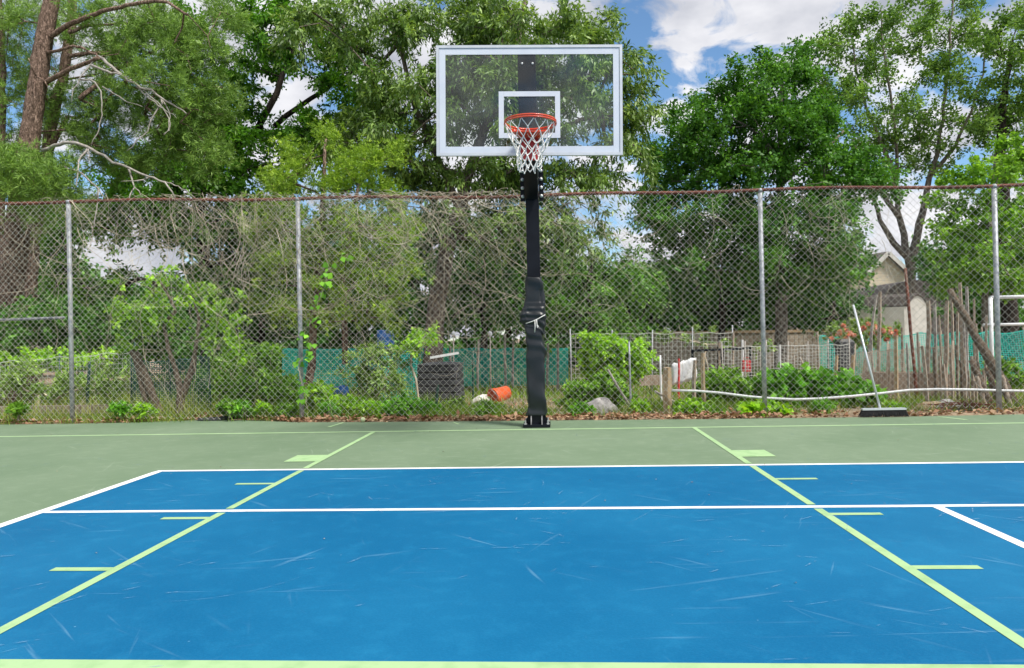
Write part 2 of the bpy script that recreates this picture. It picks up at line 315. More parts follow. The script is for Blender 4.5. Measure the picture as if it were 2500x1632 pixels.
class MB:
    def __init__(s): s.v = []; s.f = []; s.sm = []
    def add(s, vs, fs, smooth=False):
        n = len(s.v); s.v.extend([tuple(map(float, q)) for q in vs]); s.f.extend([tuple(i + n for i in q) for q in fs]); s.sm.extend([smooth] * len(fs)); return s
    def box(s, c, d, R=None):
        c = np.array(c, float); hx, hy, hz = [q / 2 for q in d]
        P = np.array([(x, y, z) for x in (-hx, hx) for y in (-hy, hy) for z in (-hz, hz)])
        if R is not None: P = P @ np.array(R).T
        return s.add(P + c, [(0, 1, 3, 2), (4, 6, 7, 5), (0, 4, 5, 1), (2, 3, 7, 6), (0, 2, 6, 4), (1, 5, 7, 3)])
    def bar(s, a, b, w, h=None):                               # square bar between two points
        a, b = np.array(a, float), np.array(b, float); d = b - a; l = np.linalg.norm(d); z = d / l
        x = np.cross((0, 1, 0), z); x = x / np.linalg.norm(x) if np.linalg.norm(x) > 1e-6 else np.array((1., 0, 0)); y = np.cross(z, x)
        return s.box((a + b) / 2, (w, h or w, l), np.column_stack([x, y, z]))
    def tube(s, pts, r, sides=6, cap=True, smooth=True, jag=0.0):
        P = np.array(pts, float); n = len(P); r = np.broadcast_to(np.array(r, float), (n,))
        T = np.gradient(P, axis=0); T /= np.linalg.norm(T, axis=1)[:, None] + 1e-9
        ref = np.array((0, 0, 1.0)) if abs(T[:, 2]).mean() < 0.85 else np.array((0, 1.0, 0))
        X = np.cross(T, ref); X /= np.linalg.norm(X, axis=1)[:, None] + 1e-9; Yv = np.cross(T, X)
        a = np.linspace(0, 2 * math.pi, sides, endpoint=False)
        rr = r[:, None] * np.ones((1, sides))
        if jag: rr = rr * (1 + jag * RNG.normal(size=(n, sides)))
        V = P[:, None, :] + rr[:, :, None] * (np.cos(a)[None, :, None] * X[:, None, :] + np.sin(a)[None, :, None] * Yv[:, None, :])
        F = []
        for i in range(n - 1):
            for k in range(sides):
                F.append((i * sides + k, i * sides + (k + 1) % sides, (i + 1) * sides + (k + 1) % sides, (i + 1) * sides + k))
        s.add(V.reshape(-1, 3), F, smooth)
        if cap and sides >= 3:
            m = len(s.v) - n * sides
            s.f.append(tuple(m + k for k in reversed(range(sides)))); s.f.append(tuple(m + (n - 1) * sides + k for k in range(sides))); s.sm += [False, False]
        return s
    def rings(s, rings, smooth=True, cap=True):                # list of equal-length loops
        n = len(rings); k = len(rings[0]); V = [p for q in rings for p in q]; F = []
        for i in range(n - 1):
            for j in range(k): F.append((i * k + j, i * k + (j + 1) % k, (i + 1) * k + (j + 1) % k, (i + 1) * k + j))
        s.add(V, F, smooth)
        if cap:
            m = len(s.v) - n * k
            s.f.append(tuple(m + j for j in reversed(range(k)))); s.f.append(tuple(m + (n - 1) * k + j for j in range(k))); s.sm += [False, False]
        return s
    def lathe(s, c, prof, sides=16, axis=None, smooth=True):
        c = np.array(c, float)
        R = np.eye(3)
        if axis is not None:
            z = np.array(axis, float); z /= np.linalg.norm(z); x = np.cross((0.1, 1, 0.03), z); x /= np.linalg.norm(x); R = np.column_stack([x, np.cross(z, x), z])
        a = np.linspace(0, 2 * math.pi, sides, endpoint=False)
        return s.rings([[c + R @ np.array((r * math.cos(t), r * math.sin(t), h)) for t in a] for r, h in prof], smooth)
    def torus(s, c, R, r, n=48, k=8):
        c = np.array(c, float); V = []; F = []
        for i in range(n):
            t = 2 * math.pi * i / n
            for j in range(k):
                u = 2 * math.pi * j / k
                V.append(c + np.array(((R + r * math.cos(u)) * math.cos(t), (R + r * math.cos(u)) * math.sin(t), r * math.sin(u))))
                F.append((i * k + j, ((i + 1) % n) * k + j, ((i + 1) % n) * k + (j + 1) % k, i * k + (j + 1) % k))
        return s.add(V, F, True)
    def build(s, name, mat, parent=None, label=None):
        me = bpy.data.meshes.new(name)
        org = ORG.get(parent.name, np.zeros(3)) if parent is not None else np.zeros(3)
        V = np.array(s.v, float).reshape(-1, 3) - org
        me.from_pydata(V.tolist(), [], s.f); me.polygons.foreach_set('use_smooth', s.sm); me.update()
        o = link(name, me, mat, parent)
        if label: o['label'] = label
        return o

def norm(a): return a / (np.linalg.norm(a, axis=-1, keepdims=True) + 1e-9)
def quads_obj(name, Q, tint, mat, parent=None):
    """Q: (n,4,3) quads, one face each, with a per-face tint"""
    n = len(Q); org = ORG.get(parent.name, np.zeros(3)) if parent is not None else np.zeros(3)
    me = bpy.data.meshes.new(name)
    me.vertices.add(n * 4); me.vertices.foreach_set('co', (Q.reshape(-1, 3) - org).astype(np.float32).ravel())
    me.loops.add(n * 4); me.loops.foreach_set('vertex_index', np.arange(n * 4, dtype=np.int32))
    me.polygons.add(n); me.polygons.foreach_set('loop_start', np.arange(0, n * 4, 4, dtype=np.int32))
    me.update(calc_edges=True)
    a = me.attributes.new('tint', 'FLOAT', 'FACE'); a.data.foreach_set('value', np.clip(tint, 0, 1).astype(np.float32))
    return link(name, me, mat, parent)
def leaf_quads(P, A, Nn, Ln, W, fold=0.25, wide=0.42):
    """rhombic leaves from base points P along axes A"""
    A = norm(A); B = norm(np.cross(A, Nn)); C = np.cross(B, A)
    Ln = np.broadcast_to(Ln, (len(P),))[:, None]; W = np.broadcast_to(W, (len(P),))[:, None]
    mid = P + A * Ln * wide + C * W * fold
    return np.stack([P, mid + B * W * .5, P + A * Ln, mid - B * W * .5], axis=1)

DENS = 1.7; LEAFN = 1.7
# ------------------------------------------------------------------ tree grower
def resample(pts, rs, step):
    P = np.array(pts, float); R = np.array(rs, float); d = np.r_[0, np.cumsum(np.linalg.norm(np.diff(P, axis=0), axis=1))]
    n = max(2, int(d[-1] / step) + 1); t = np.linspace(0, d[-1], n)
    return np.column_stack([np.interp(t, d, P[:, i]) for i in range(3)]), np.interp(t, d, R)
def blob_tips(blobs, Y, depth, rng, per):
    """tips spread through ellipsoids given at pixel positions and real depth; per = tips per 100x100 px"""
    out = []
    for b in blobs:
        x, y, rx, ry = b[:4]; dY = b[4] if len(b) > 4 else 0.0; den = b[5] if len(b) > 5 else 1.0
        n = max(3, int(per * DENS * den * rx * ry * 4 / 1e4)); u = norm(rng.normal(size=(n, 3))) * rng.random((n, 1)) ** (1 / 2.4)
        for q in u: out.append(at(x + q[0] * rx, y + q[2] * ry, Y + dY + q[1] * depth))
    return np.array(out)
def skeleton(trunks, tips, rng, step=0.55, arch=0.12, r_tip=0.012, first=0.35):
    """trunks: list of (points, radii). returns tube polylines (pts, r) for limbs, plus direction at every tip"""
    pos = []; 
    for P, R in trunks:
        k = int(len(P) * first); pos.extend(list(P[k:]))
    ntr = len(pos); par = [-1] * ntr; pos = list(map(np.array, pos)); cnt = [0] * ntr; chains = []
    tr = np.array(pos); order = np.argsort([np.linalg.norm(tr - t, axis=1).min() for t in tips]); dirs = np.zeros((len(tips), 3))
    for i in order:
        t = tips[i]; A = np.array(pos); dv = t - A; d = np.linalg.norm(dv, axis=1)
        cost = d + 0.9 * np.maximum(0, A[:, 2] - t[2] + 0.15 * d)
        j = int(cost.argmin()); n = max(1, int(d[j] / step)); a = pos[j]; ch = [j]
        for k in range(1, n + 1):
            s = k / n; q = a + (t - a) * s + np.array((0, 0, 1)) * math.sin(math.pi * s) * arch * d[j]
            if k < n: q = q + rng.normal(size=3) * 0.07 * min(d[j], 1.5)
            pos.append(q); par.append(ch[-1]); cnt.append(0); ch.append(len(pos) - 1)
        chains.append(ch); e = pos[ch[-1]] - pos[ch[-2]]; dirs[i] = e / (np.linalg.norm(e) + 1e-9)
        k = ch[-1]
        while k != -1: cnt[k] += 1; k = par[k]
    polys = []
    for ch in chains:
        r = [r_tip * max(1, cnt[k]) ** 0.5 for k in ch]; r[0] = min(r[0], r[1] * 1.3)
        polys.append((np.array([pos[k] for k in ch]), np.array(r)))
    return polys, norm(dirs)
def twig_leaves(tips, dirs, rng, twigs=6, per=14, tl=0.5, size=0.11, width=0.06, droop=0.3, sag=0.2, up=0.15, fold=0.25, spread=1.0, outward=0.6, tint_mu=0.5, tint_sd=0.22, clump=0.16):
    n = len(tips); per = int(per * LEAFN)
    d = norm(dirs[:, None, :] * outward + rng.normal(size=(n, twigs, 3)) * spread * 0.75 + np.array((0, 0, up)))
    ln = tl * (0.55 + 0.75 * rng.random((n, twigs, 1)))
    t = (rng.random((n, twigs, per, 1)) * 0.9 + 0.1)
    P = tips[:, None, None, :] + d[:, :, None, :] * ln[:, :, None, :] * t + np.array((0, 0, -1)) * (t ** 2) * ln[:, :, None, :] * sag + rng.normal(size=(n, twigs, per, 3)) * 0.10 * tl
    A = d[:, :, None, :] * 0.7 + rng.normal(size=P.shape) * 0.65 + np.array((0, 0, -droop))
    Nn = rng.normal(size=P.shape) * 0.6 + np.array((0, 0, 0.8)) + d[:, :, None, :] * 0.3
    m = n * twigs * per; P = P.reshape(-1, 3); s = 0.65 + 0.6 * rng.random(m)
    tint = np.repeat(rng.normal(tint_mu, clump, (n * twigs)), per) + rng.normal(0, tint_sd * .6, m)
    return leaf_quads(P, A.reshape(-1, 3), Nn.reshape(-1, 3), size * s, width * s, fold), tint
def needle_tufts(tips, dirs, rng, twigs=5, per=5, blades=7, tl=0.55, size=0.13, width=0.012, up=0.3, tint_mu=0.5):
    n = len(tips); twigs = int(twigs * 1.5)
    d = norm(dirs[:, None, :] * 0.7 + rng.normal(size=(n, twigs, 3)) * 0.7 + np.array((0, 0, up)))
    t = np.linspace(0.25, 1.0, per)[None, None, :, None]
    C = tips[:, None, None, :] + d[:, :, None, :] * tl * t * (0.6 + 0.7 * rng.random((n, twigs, 1, 1))) + rng.normal(size=(n, twigs, per, 3)) * 0.05
    A = norm(d[:, :, None, None, :] * 0.8 + rng.normal(size=(n, twigs, per, blades, 3)) * 0.75)
    P = np.broadcast_to(C[:, :, :, None, :], A.shape).reshape(-1, 3); A = A.reshape(-1, 3)
    s = 0.7 + 0.5 * rng.random(len(P)); tint = np.repeat(rng.normal(tint_mu, .18, n * twigs * per), blades) + rng.normal(0, .1, len(P))
    return leaf_quads(P, A, rng.normal(size=P.shape), size * s, width, 0.0, 0.5), tint
def px_path(pts, Y, rs, scale_px=True):
    P = [at(p[0], p[1], Y + (p[2] if len(p) > 2 else 0.0)) for p in pts]
    if np.isscalar(rs): rs = [rs] * len(pts)
    if len(rs) != len(pts): rs = np.interp(np.linspace(0, 1, len(pts)), np.linspace(0, 1, len(rs)), rs)
    return np.array(P), np.array([m_px(r, Y) for r in rs]) if scale_px else np.array(rs)
def wobble(P, amt, rng):
    Q = P.copy(); Q[1:-1] += rng.normal(size=Q[1:-1].shape) * amt; return Q
def grow_tree(name, label, cat, Y, trunks, blobs, depth, per, leaf_mat, bark_mat, seed, leaf=None, needles=None, group=None, r_tip=0.012, arch=0.12, step=0.55, first=0.35, limb_part=True, floor=True):
    rng = np.random.default_rng(seed)
    TR = []
    for pts, rs in trunks:
        P, R = px_path(pts, Y, rs)
        if floor and pts is trunks[0][0]:
            P = np.vstack([[P[0][0], P[0][1], gz(P[0][1]) - 0.1], P]) if P[0][2] > gz(P[0][1]) else P
            R = np.r_[R[0] * 1.25, R] if len(R) < len(P) else R
        TR.append(resample(P, R, 0.45))
    base = TR[0][0][0]; root = thing(name, label, cat, (base[0], base[1], float(gz(base[1]))), group)
    mb = MB()
    for P, R in TR: mb.tube(wobble(P, 0.02, rng), R, 10, jag=0.05)
    tips = blob_tips(blobs, Y, depth, rng, per)
    polys, dirs = skeleton(TR, tips, rng, step, arch, r_tip, first)
    for P, r in polys: mb.tube(P, r, 5 if r[0] > 0.02 else 4, cap=False)
    mb.build('trunk', bark_mat, root)
    if needles is not None: Q, t = needle_tufts(tips, dirs, rng, **needles)
    else: Q, t = twig_leaves(tips, dirs, rng, **(leaf or {}))
    quads_obj('crown', Q, t, leaf_mat, root)
    return root
def plant(name, label, cat, blobs, Y, depth, per, mat, seed, leaf, stem_mat=None, base=None, group=None, r_tip=0.004):
    """a shrub or herb: stems from its base to leafy tips"""
    rng = np.random.default_rng(seed); tips = blob_tips(blobs, Y, depth, rng, per)
    tips[:, 2] = np.maximum(tips[:, 2], gz(tips[:, 1]) + 0.03)
    if base is None:
        c = tips.mean(axis=0); base = np.array((c[0], c[1], float(gz(c[1]))))
    root = thing(name, label, cat, base, group)
    b0 = np.array(base, float); P = np.array([b0 + (0, 0, -0.03), b0 + (0, 0, 0.05)])
    polys, dirs = skeleton([(P, np.array([.02, .02]))], tips, rng, 0.25, 0.05, r_tip, 0.0)
    mb = MB()
    for q, r in polys: mb.tube(q, np.minimum(r, 0.03), 4, cap=False)
    mb.build('stems', stem_mat or M_VINE, root)
    Q, t = twig_leaves(tips, dirs, rng, **leaf); quads_obj('foliage', Q, t, mat, root)
    return root

def structure(o): o['kind'] = 'structure'; return o

# ================================================================== GROUND AND COURT
def ground():
    xs = np.r_[-400, -120, -60, np.linspace(-30, 30, 81), 60, 120, 400]; ys = np.r_[-200, -60, -20, -8, np.linspace(0.2, 26, 90), 40, 80, 160, 400]
    V = []; F = []
    for j, y in enumerate(ys):
        for i, x in enumerate(xs):
            z = float(gz(y)) if y > 0.6 else -0.05
            if y > 1.3: z += 0.05 * math.sin(x * 1.7 + y * .9) * math.sin(y * 1.3 - x * .4) * min(1, (y - 1.3) / 2)
            V.append((x, y, z))
    w = len(xs)
    for j in range(len(ys) - 1):
        for i in range(w - 1): F.append((j * w + i, j * w + i + 1, (j + 1) * w + i + 1, (j + 1) * w + i))
    m = MB(); m.add(V, F, True); structure(m.build('ground', M_SOIL))
ground()
def sheet(name, polys, z, mat):
    m = MB()
    for p in polys: m.add([(x, y, z) for x, y in p], [tuple(range(len(p)))])
    return structure(m.build(name, mat))
EDGE = [(-30, 1.36), (-9, 1.34), (-7.3, 1.29), (-6.2, 1.27), (-5.4, 1.31), (-5.0, 1.42), (-4.55, 1.50), (-4.1, 1.42), (-3.6, 1.26), (-3.1, 1.06), (-2.1, .97), (-1.2, .92), (-0.3, .88), (0.8, .84), (2.0, .78), (3.2, .76), (4.4, .74), (5.84, .81), (8, .82), (30, .9)]
court = MB(); e2 = [(x, y, 0.0) for x, y in EDGE]; n = len(e2)
bot = [(30, -40, 0.0), (-30, -40, 0.0)]
court.add(e2 + bot, [tuple(range(n + 2))[::-1]])
court.add(e2 + [(x, y, -0.06) for x, y in EDGE], [(i, i + 1, n + i + 1, n + i) for i in range(n - 1)])
structure(court.build('court', M_GREEN))
YF, YN, XL, XS, YT = -2.353, -3.756, -3.016, 2.5025, -5.838
sheet('court_blue', [[(XL, YF), (XL, -30), (20.6, -30), (20.6, YF)]], 0.0014, M_BLUE)
w5 = 0.05
sheet('court_white_lines', [
    [(XL - .03, YF + .025), (20.6, YF + .025), (20.6, YF - .03), (XL - .03, YF - .03)],
    [(XL - .035, YF - .0303), (XL + .035, YF - .0303), (XL + .04, -30), (XL - .04, -30)],
    [(XL + .0405, YN + .026), (20.6, YN + .026), (20.6, YN - .026), (XL + .0405, YN - .026)],
    [(XS - .03, YN - .0263), (XS + .03, YN - .0263), (XS + .03, -16), (XS - .03, -16)]], 0.0028, M_WHITE_LINE)
G = []
W0, W1 = 1.829, 1.779
gapF = (YF + .045, YF - .05); gapN = (YN + .05, YN - .055)
for s in (-1, 1):
    for a, b in ((-0.03, gapF[0]), (gapF[1], gapN[0]), (gapN[1], YT)):
        G.append([(s * W1, a), (s * W0, a), (s * W0, b), (s * W1, b)] if s > 0 else [(s * W0, a), (s * W1, a), (s * W1, b), (s * W0, b)])
    for a, b in ((-1.631, -1.981), (-2.90, -2.95), (-3.915, -3.965), (-4.868, -4.918)):
        l = 0.285
        x0, x1 = s * (W0 + .0004), s * (W0 + l)
        if s < 0: x0, x1 = x1, x0
        G.append([(x0, a), (x1, a), (x1, b), (x0, b)])
G.append([(-9, YT - .0004), (9, YT - .0004), (9, YT - .12), (-9, YT - .12)])
G = [p if (p[1][0] - p[0][0]) * (p[2][1] - p[1][1]) - (p[1][1] - p[0][1]) * (p[2][0] - p[1][0]) > 0 else p[::-1] for p in G]
sheet('court_lane_lines', G, 0.0036, M_LIME_LINE)
sheet('court_baseline', [[(-20, -.03), (20, -.03), (20, .03), (-20, .03)],
                         [(-2.52, .50), (-2.47, .50), (-2.43, .95), (-2.46, .95)], [(4.92, .36), (4.97, .36), (4.82, .7), (4.79, .7)], [(-0.93, .60), (-0.90, .60), (-1.0, .82), (-1.02, .82)]], 0.0018, M_THIN_LINE)

def scuffs():
    """long thin shoe scuffs and scratches in the paint"""
    rng = np.random.default_rng(11); Q = []; T = []
    for k in range(800):
        if k < 500: x = rng.uniform(-4.0, 5.0); y = -2.5 - 3.4 * rng.random() ** 1.0
        else: x = rng.uniform(-6, 6); y = rng.uniform(-2.2, 0.6)
        if x < XL + .1 and y < YF: continue
        if math.sin(x * 2.1 + y * 1.3) + math.sin(y * 3.7 - x * .9) + rng.normal(0, .7) < 0: continue
        big = rng.random() < 0.07
        a = rng.normal(0.25, 0.5) if rng.random() < .7 else rng.uniform(0, math.pi); l = rng.uniform(.25, .7) if big else rng.uniform(.025, .20); w = rng.uniform(.0009, .0032) if big else rng.uniform(.0010, .0046); c = rng.normal(0, .7)
        n = 7; p = np.array([x, y]); pts = []
        for i in range(n):
            pts.append((p.copy(), a)); p = p + np.array((math.cos(a), math.sin(a))) * l / (n - 1); a += c * l / (n - 1) * 1.4
        tt = rng.random()
        for i in range(n - 1):
            q = []
            for j in (i, i + 1):
                ww = w * math.sin(math.pi * (j + .25) / (n - .5)); nx, ny = -math.sin(pts[j][1]) * ww, math.cos(pts[j][1]) * ww
                q.append(((pts[j][0][0] - nx, pts[j][0][1] - ny, .0056), (pts[j][0][0] + nx, pts[j][0][1] + ny, .0056)))
            Q.append((q[0][0], q[1][0], q[1][1], q[0][1])); T.append(tt)
    m, N, K = new_mat('pale_scuff')
    o = N.new('ShaderNodeOutputMaterial'); d = N.new('ShaderNodeBsdfDiffuse'); t = N.new('ShaderNodeBsdfTransparent'); mx = N.new('ShaderNodeMixShader')
    g = N.new('ShaderNodeNewGeometry'); nz = N.new('ShaderNodeTexNoise'); nz.inputs['Scale'].default_value = 34; mr = N.new('ShaderNodeMapRange'); mr.inputs['From Min'].default_value = .35; mr.inputs['From Max'].default_value = .7; mr.inputs['To Max'].default_value = .55
    d.inputs['Color'].default_value = (0.30, 0.45, 0.62, 1); K.new(g.outputs['Position'], nz.inputs['Vector']); K.new(nz.outputs['Fac'], mr.inputs['Value'])
    K.new(mr.outputs[0], mx.inputs[0]); K.new(t.outputs[0], mx.inputs[1]); K.new(d.outputs[0], mx.inputs[2]); K.new(mx.outputs[0], o.inputs['Surface'])
    structure(quads_obj('court_scuff_marks', np.array(Q), np.array(T), m))
scuffs()

# ================================================================== CHAIN LINK FENCE
POSTS = [(-9.45, 1.50), (-6.38, 1.42), (-3.12, 1.32), (-0.02, 1.27), (2.93, 1.20), (5.75, 1.10), (8.75, 1.00)]
TOPZ = [3.07, 3.05, 2.965, 2.89, 2.86, 2.80, 2.76]
def fence_y(x): return float(np.interp(x, [p[0] for p in POSTS], [p[1] for p in POSTS]))
def fence_top(x): return float(np.interp(x, [p[0] for p in POSTS], TOPZ))
fence = thing('chain_link_fence', 'tall galvanised chain link fence with rusty top rail behind the court', 'fence', (0, 1.27, 0))
for (x, y), tz in zip(POSTS, TOPZ):
    MB().tube([(x, y, -.25), (x, y, tz - .03)], .030, 12).lathe((x, y, tz - .03), [(.034, 0), (.034, .03), (.02, .05)], 12).build('post', M_GALV, fence)
rm = MB(); P = []
for x in np.linspace(-9.45, 8.75, 90): P.append((x, fence_y(x) - .004, fence_top(x) + .012 * math.sin(x * 2.1)))
rm.tube(P, .021, 8)
rm.build('top_rail', M_RUST, fence, 'rusty red brown top rail')
MB().tube([at(-260, 790, 1.46), at(0, 782, 1.44), at(158, 776, 1.42)], .019, 8).build('brace_rail', noisy('weathered_dark_steel', (0.13, 0.14, 0.16), (0.25, 0.26, 0.28), 9, 0.6, 0.2), fence)
def chain_link():
    CW = 0.0215; CH = 0.0440; m = MB(); V = []; F = []
    x = -9.3; k = 0; r = 0.0025
    while x < 8.7:
        zt = fence_top(x) + .018; n = int((zt - 0.02) / CH); pts = []
        for i in range(n + 1):
            xx = x + (CW if (i + k) % 2 else -CW) * 1.04; z = zt - i * CH
            side = 0.004 if (i + k) % 2 else -0.004
            pts.append((xx, fence_y(xx) - 0.036 + side + 0.012 * math.sin(z * 3 + xx * 1.3), z))
        pts = np.array(pts); a = np.array([(0, -1, 0), (.87, .5, 0), (-.87, .5, 0)]) * r; b = len(V)
        tw = np.array([0, 0, r * 1.0])
        VV = pts[:, None, :] + a[None]; V.extend(map(tuple, VV.reshape(-1, 3)))
        for i in range(n):
            for j in range(3): F.append((b + i * 3 + j, b + i * 3 + (j + 1) % 3, b + (i + 1) * 3 + (j + 1) % 3, b + (i + 1) * 3 + j))
        x += 2 * CW; k += 1
    m.v = V; m.f = F; m.sm = [True] * len(F)
    m.build('wire_mesh', M_WIRE, fence)
    kn = MB()                                                  # tie wires and knuckles wound round the rail
    for x in np.arange(-9.3, 8.7, 4 * CW):
        y, z = fence_y(x) - .004, fence_top(x) + .012 * math.sin(x * 2.1); t = np.linspace(-.4, math.pi * 1.2, 6)
        kn.tube([(x + .01 * q, y - .026 * math.cos(q), z + .026 * math.sin(q)) for q in t], .0035, 4, cap=False)
    kn.build('rail_ties', M_RUST, fence)['kind'] = 'stuff'
chain_link()
def dry_vines():
    rng = np.random.default_rng(5); m = MB()
    def strand(x, z, a, n, step, curl, r, lim=True):
        pts = []; da = rng.normal(0, curl)
        off = rng.uniform(-.05, .035)
        for i in range(n):
            pts.append((x, fence_y(x) - .03 + off + .03 * math.sin(i * .7 + off * 90), z))
            x += math.cos(a) * step; z += math.sin(a) * step; da = da * .9 + rng.normal(0, curl); a += da
            top = fence_top(x) + (.06 if rng.random() < .92 else .2)
            if lim and z > top: a = -abs(a) if math.cos(a) > 0 else -math.pi + abs(a) % 1.2; z = top
            if z < 0.05: break
        if len(pts) > 3: m.tube(pts, np.linspace(r, r * .45, len(pts)), 3, cap=False)
    def px(xp, yp):
        p = at(xp, yp, 1.3); return p[0], p[2]
    # (x range px, y range px, count, mean angle deg, spread deg, length steps)
    for x0, x1, y0, y1, cnt, am, sp, n in ((180, 720, 470, 620, 120, -55, 28, 34), (420, 1300, 465, 560, 150, -50, 40, 26), (600, 1300, 520, 760, 150, -58, 34, 24), (0, 200, 480, 720, 46, -60, 20, 26),
                                           (720, 1290, 465, 500, 60, -10, 40, 26), (1300, 1480, 480, 640, 60, -65, 45, 20), (1480, 1880, 480, 640, 40, -55, 60, 18), (1880, 2060, 470, 560, 64, -70, 45, 18), (1870, 2130, 560, 820, 60, -70, 50, 14),
                                           (2060, 2500, 480, 700, 36, -70, 40, 16), (200, 1250, 460, 478, 70, 0, 35, 18), (180, 1250, 640, 900, 70, -62, 25, 18), (1330, 1860, 640, 860, 40, -70, 45, 12)):
        for _ in range(int(cnt * (.62 if x0 < 1290 else .5))):
            x, z = px(rng.uniform(x0, x1), rng.uniform(y0, y1)); a = rad(rng.normal(am, sp))
            if rng.random() < .33: a = math.pi - a
            strand(x, z, a, int(n * rng.uniform(.5, 1.4)), .075, .10, rng.choice([.0012, .0016, .0021, .003]))
    for _ in range(34):
        x, z = px(rng.uniform(150, 1250), rng.uniform(466, 560)); strand(x, z, rad(rng.normal(-58, 16)), int(rng.uniform(24, 44)), .075, .07, rng.uniform(.0030, .0046))
    tag(m.build('dried_vines', M_VINE), 'tangle of dry tan vines woven through the upper chain link fence', 'vines', kind='stuff')
dry_vines()

# ================================================================== BASKETBALL HOOP
def hoop():
    px_, py_ = 0.05, 0.30
    h = thing('basketball_hoop', 'basketball hoop with clear glass backboard on padded black pole', 'basketball hoop', (px_, py_, 0))
    MB().box((px_, py_, 1.5), (.152, .152, 2.96)).build('pole', M_BLACK, h)
    b = MB().box((px_, py_, .022), (.315, .32, .030)); bp = b.build('base_plate', M_BLACK, h)
    for s in (-1, 1):
        g = MB(); g.add([(px_ + s * .077, py_ + q, .038) for q in (-.006, .006)] + [(px_ + s * .15, py_ + q, .038) for q in (-.006, .006)] + [(px_ + s * .077, py_ + q, .17) for q in (-.006, .006)],
                        [(0, 2, 4), (1, 5, 3), (0, 1, 3, 2), (2, 3, 5, 4), (0, 4, 5, 1)]); g.build('gusset', M_BLACK, bp)
        g = MB(); g.add([(px_ + s * .062 + q, py_ - .077, .038) for q in (-.006, .006)] + [(px_ + s * .062 + q, py_ - .165, .038) for q in (-.006, .006)] + [(px_ + s * .062 + q, py_ - .077, .17) for q in (-.006, .006)],
                        [(0, 4, 2), (1, 3, 5), (0, 2, 3, 1), (2, 4, 5, 3), (0, 1, 5, 4)]); g.build('gusset', M_SCUFFED, bp)
        for t in (-1, 1):
            MB().lathe((px_ + s * .130, py_ + t * .13, .036), [(.018, 0), (.018, .016), (.009, .016), (.009, .05)], 6, smooth=False).build('anchor_bolt', M_BOLT, bp)
    # pad: wrinkled vinyl sleeve bunched and tied above the middle
    rng = np.random.default_rng(3); rings = []; k = 44; zs = np.linspace(.135, 1.745, 150); ph = rng.uniform(0, 6.28, 12)
    for z in zs:
        half = .108 - .006 * (z > 1.45); loop = []
        for j in range(k):
            a = 2 * math.pi * j / k; c, s = math.cos(a), math.sin(a); e = 0.30
            x = math.copysign(abs(c) ** e, c) * half; y = math.copysign(abs(s) ** e, s) * half
            wr = .0062 * math.sin(z * 17 + 2.6 * math.sin(a * 1 + ph[0] + z * 2) + 2.5 * math.sin(z * 5.3)) + .0022 * math.sin(z * 37 + 4 * math.sin(a + ph[1] + z * 6)) + .0065 * math.sin(a * 2 + z * 11 + ph[2] + 2 * math.sin(z * 7))
            wr *= .9 + 1.1 * math.sin(z * 5 + a + ph[3]) ** 2
            q = 1 + wr / half
            if 1.66 < z: q *= 1 - .10 * ((z - 1.66) / .085) ** 2
            if z < .16: q *= 1 - .05 * (.16 - z) / .025
            loop.append((px_ + x * q, py_ + y * q, z + .01 * math.sin(a * 2 + ph[4]) * (z > 1.6)))
        rings.append(loop)
    pad = MB().rings(rings).build('pole_pad', M_PAD, h)
    rings = []                                                 # bunched collar, folded over and sagging to one side
    for i, t in enumerate(np.linspace(0, 1, 26)):
        z = 1.40 - .26 * t; loop = []
        out = .112 + .020 * math.sin(math.pi * min(1, t * 1.1)) + .006 * math.sin(t * 21)
        for j in range(k):
            a = 2 * math.pi * j / k; c, s = math.cos(a), math.sin(a); e = .36
            left = max(0, -c) ** 2; rr = out + left * .045 * math.sin(math.pi * t) ** .8 + .004 * math.sin(a * 6 + t * 9) + .003 * math.sin(a * 13 - t * 17)
            x = math.copysign(abs(c) ** e, c) * rr; y = math.copysign(abs(s) ** e, s) * rr
            loop.append((px_ + x, py_ + y, z - .07 * t * max(0, c) + .02 * math.sin(a * 3 + 1) * t + left * .03 * t))
        rings.append(loop)
    col = MB().rings(rings, cap=False).build('folded_cover', M_PAD, pad)
    cd = MB(); cd.tube([(px_ - .10, py_ - .150, 1.205), (px_ - .03, py_ - .152, 1.225), (px_ + .04, py_ - .152, 1.255), (px_ + .125, py_ - .150, 1.30)], .0045, 6)
    cd.tube([(px_ + .005, py_ - .155, 1.238), (px_ + .006, py_ - .160, 1.17), (px_ + .0, py_ - .150, 1.10)], .0045, 6)
    cd.tube([(px_ + .025, py_ - .155, 1.245), (px_ + .028, py_ - .160, 1.19), (px_ + .045, py_ - .158, 1.165), (px_ + .034, py_ - .158, 1.15), (px_ + .026, py_ - .158, 1.19)], .0045, 6)
    cd.build('tie_cord', M_CORD, pad)
    # clamp plates with bolts where the arm meets the pole
    for s in (-1, 1):
        fl = MB().box((px_ + s * .108, py_ - .05, 2.83), (.055, .03, .40)); f = fl.build('clamp_plate', M_BLACK, h)
        for i in range(4):
            MB().lathe((px_ + s * .108, py_ - .066, 2.685 + i * .098), [(.021, 0), (.021, .009), (.014, .016), (.004, .019)], 10, axis=(0, -1, 0)).build('bolt', M_BOLT, f)
    # offset arm, rising from the pole to the back of the board
    bx, by = 0.078, -1.066; am = MB()
    for dx in (0,):
        am.bar((px_, py_ - .08, 2.78), (bx, by + .10, 3.22), .15, .30)
        am.bar((px_, py_ + .02, 2.93), (bx, by + .09, 3.62), .10, .10)
    am.build('offset_arm', M_BLACK, h)
    MB().box((bx - .02, by + .055, 3.37), (.178, .075, .94)).build('mounting_post', M_BLACK, h)
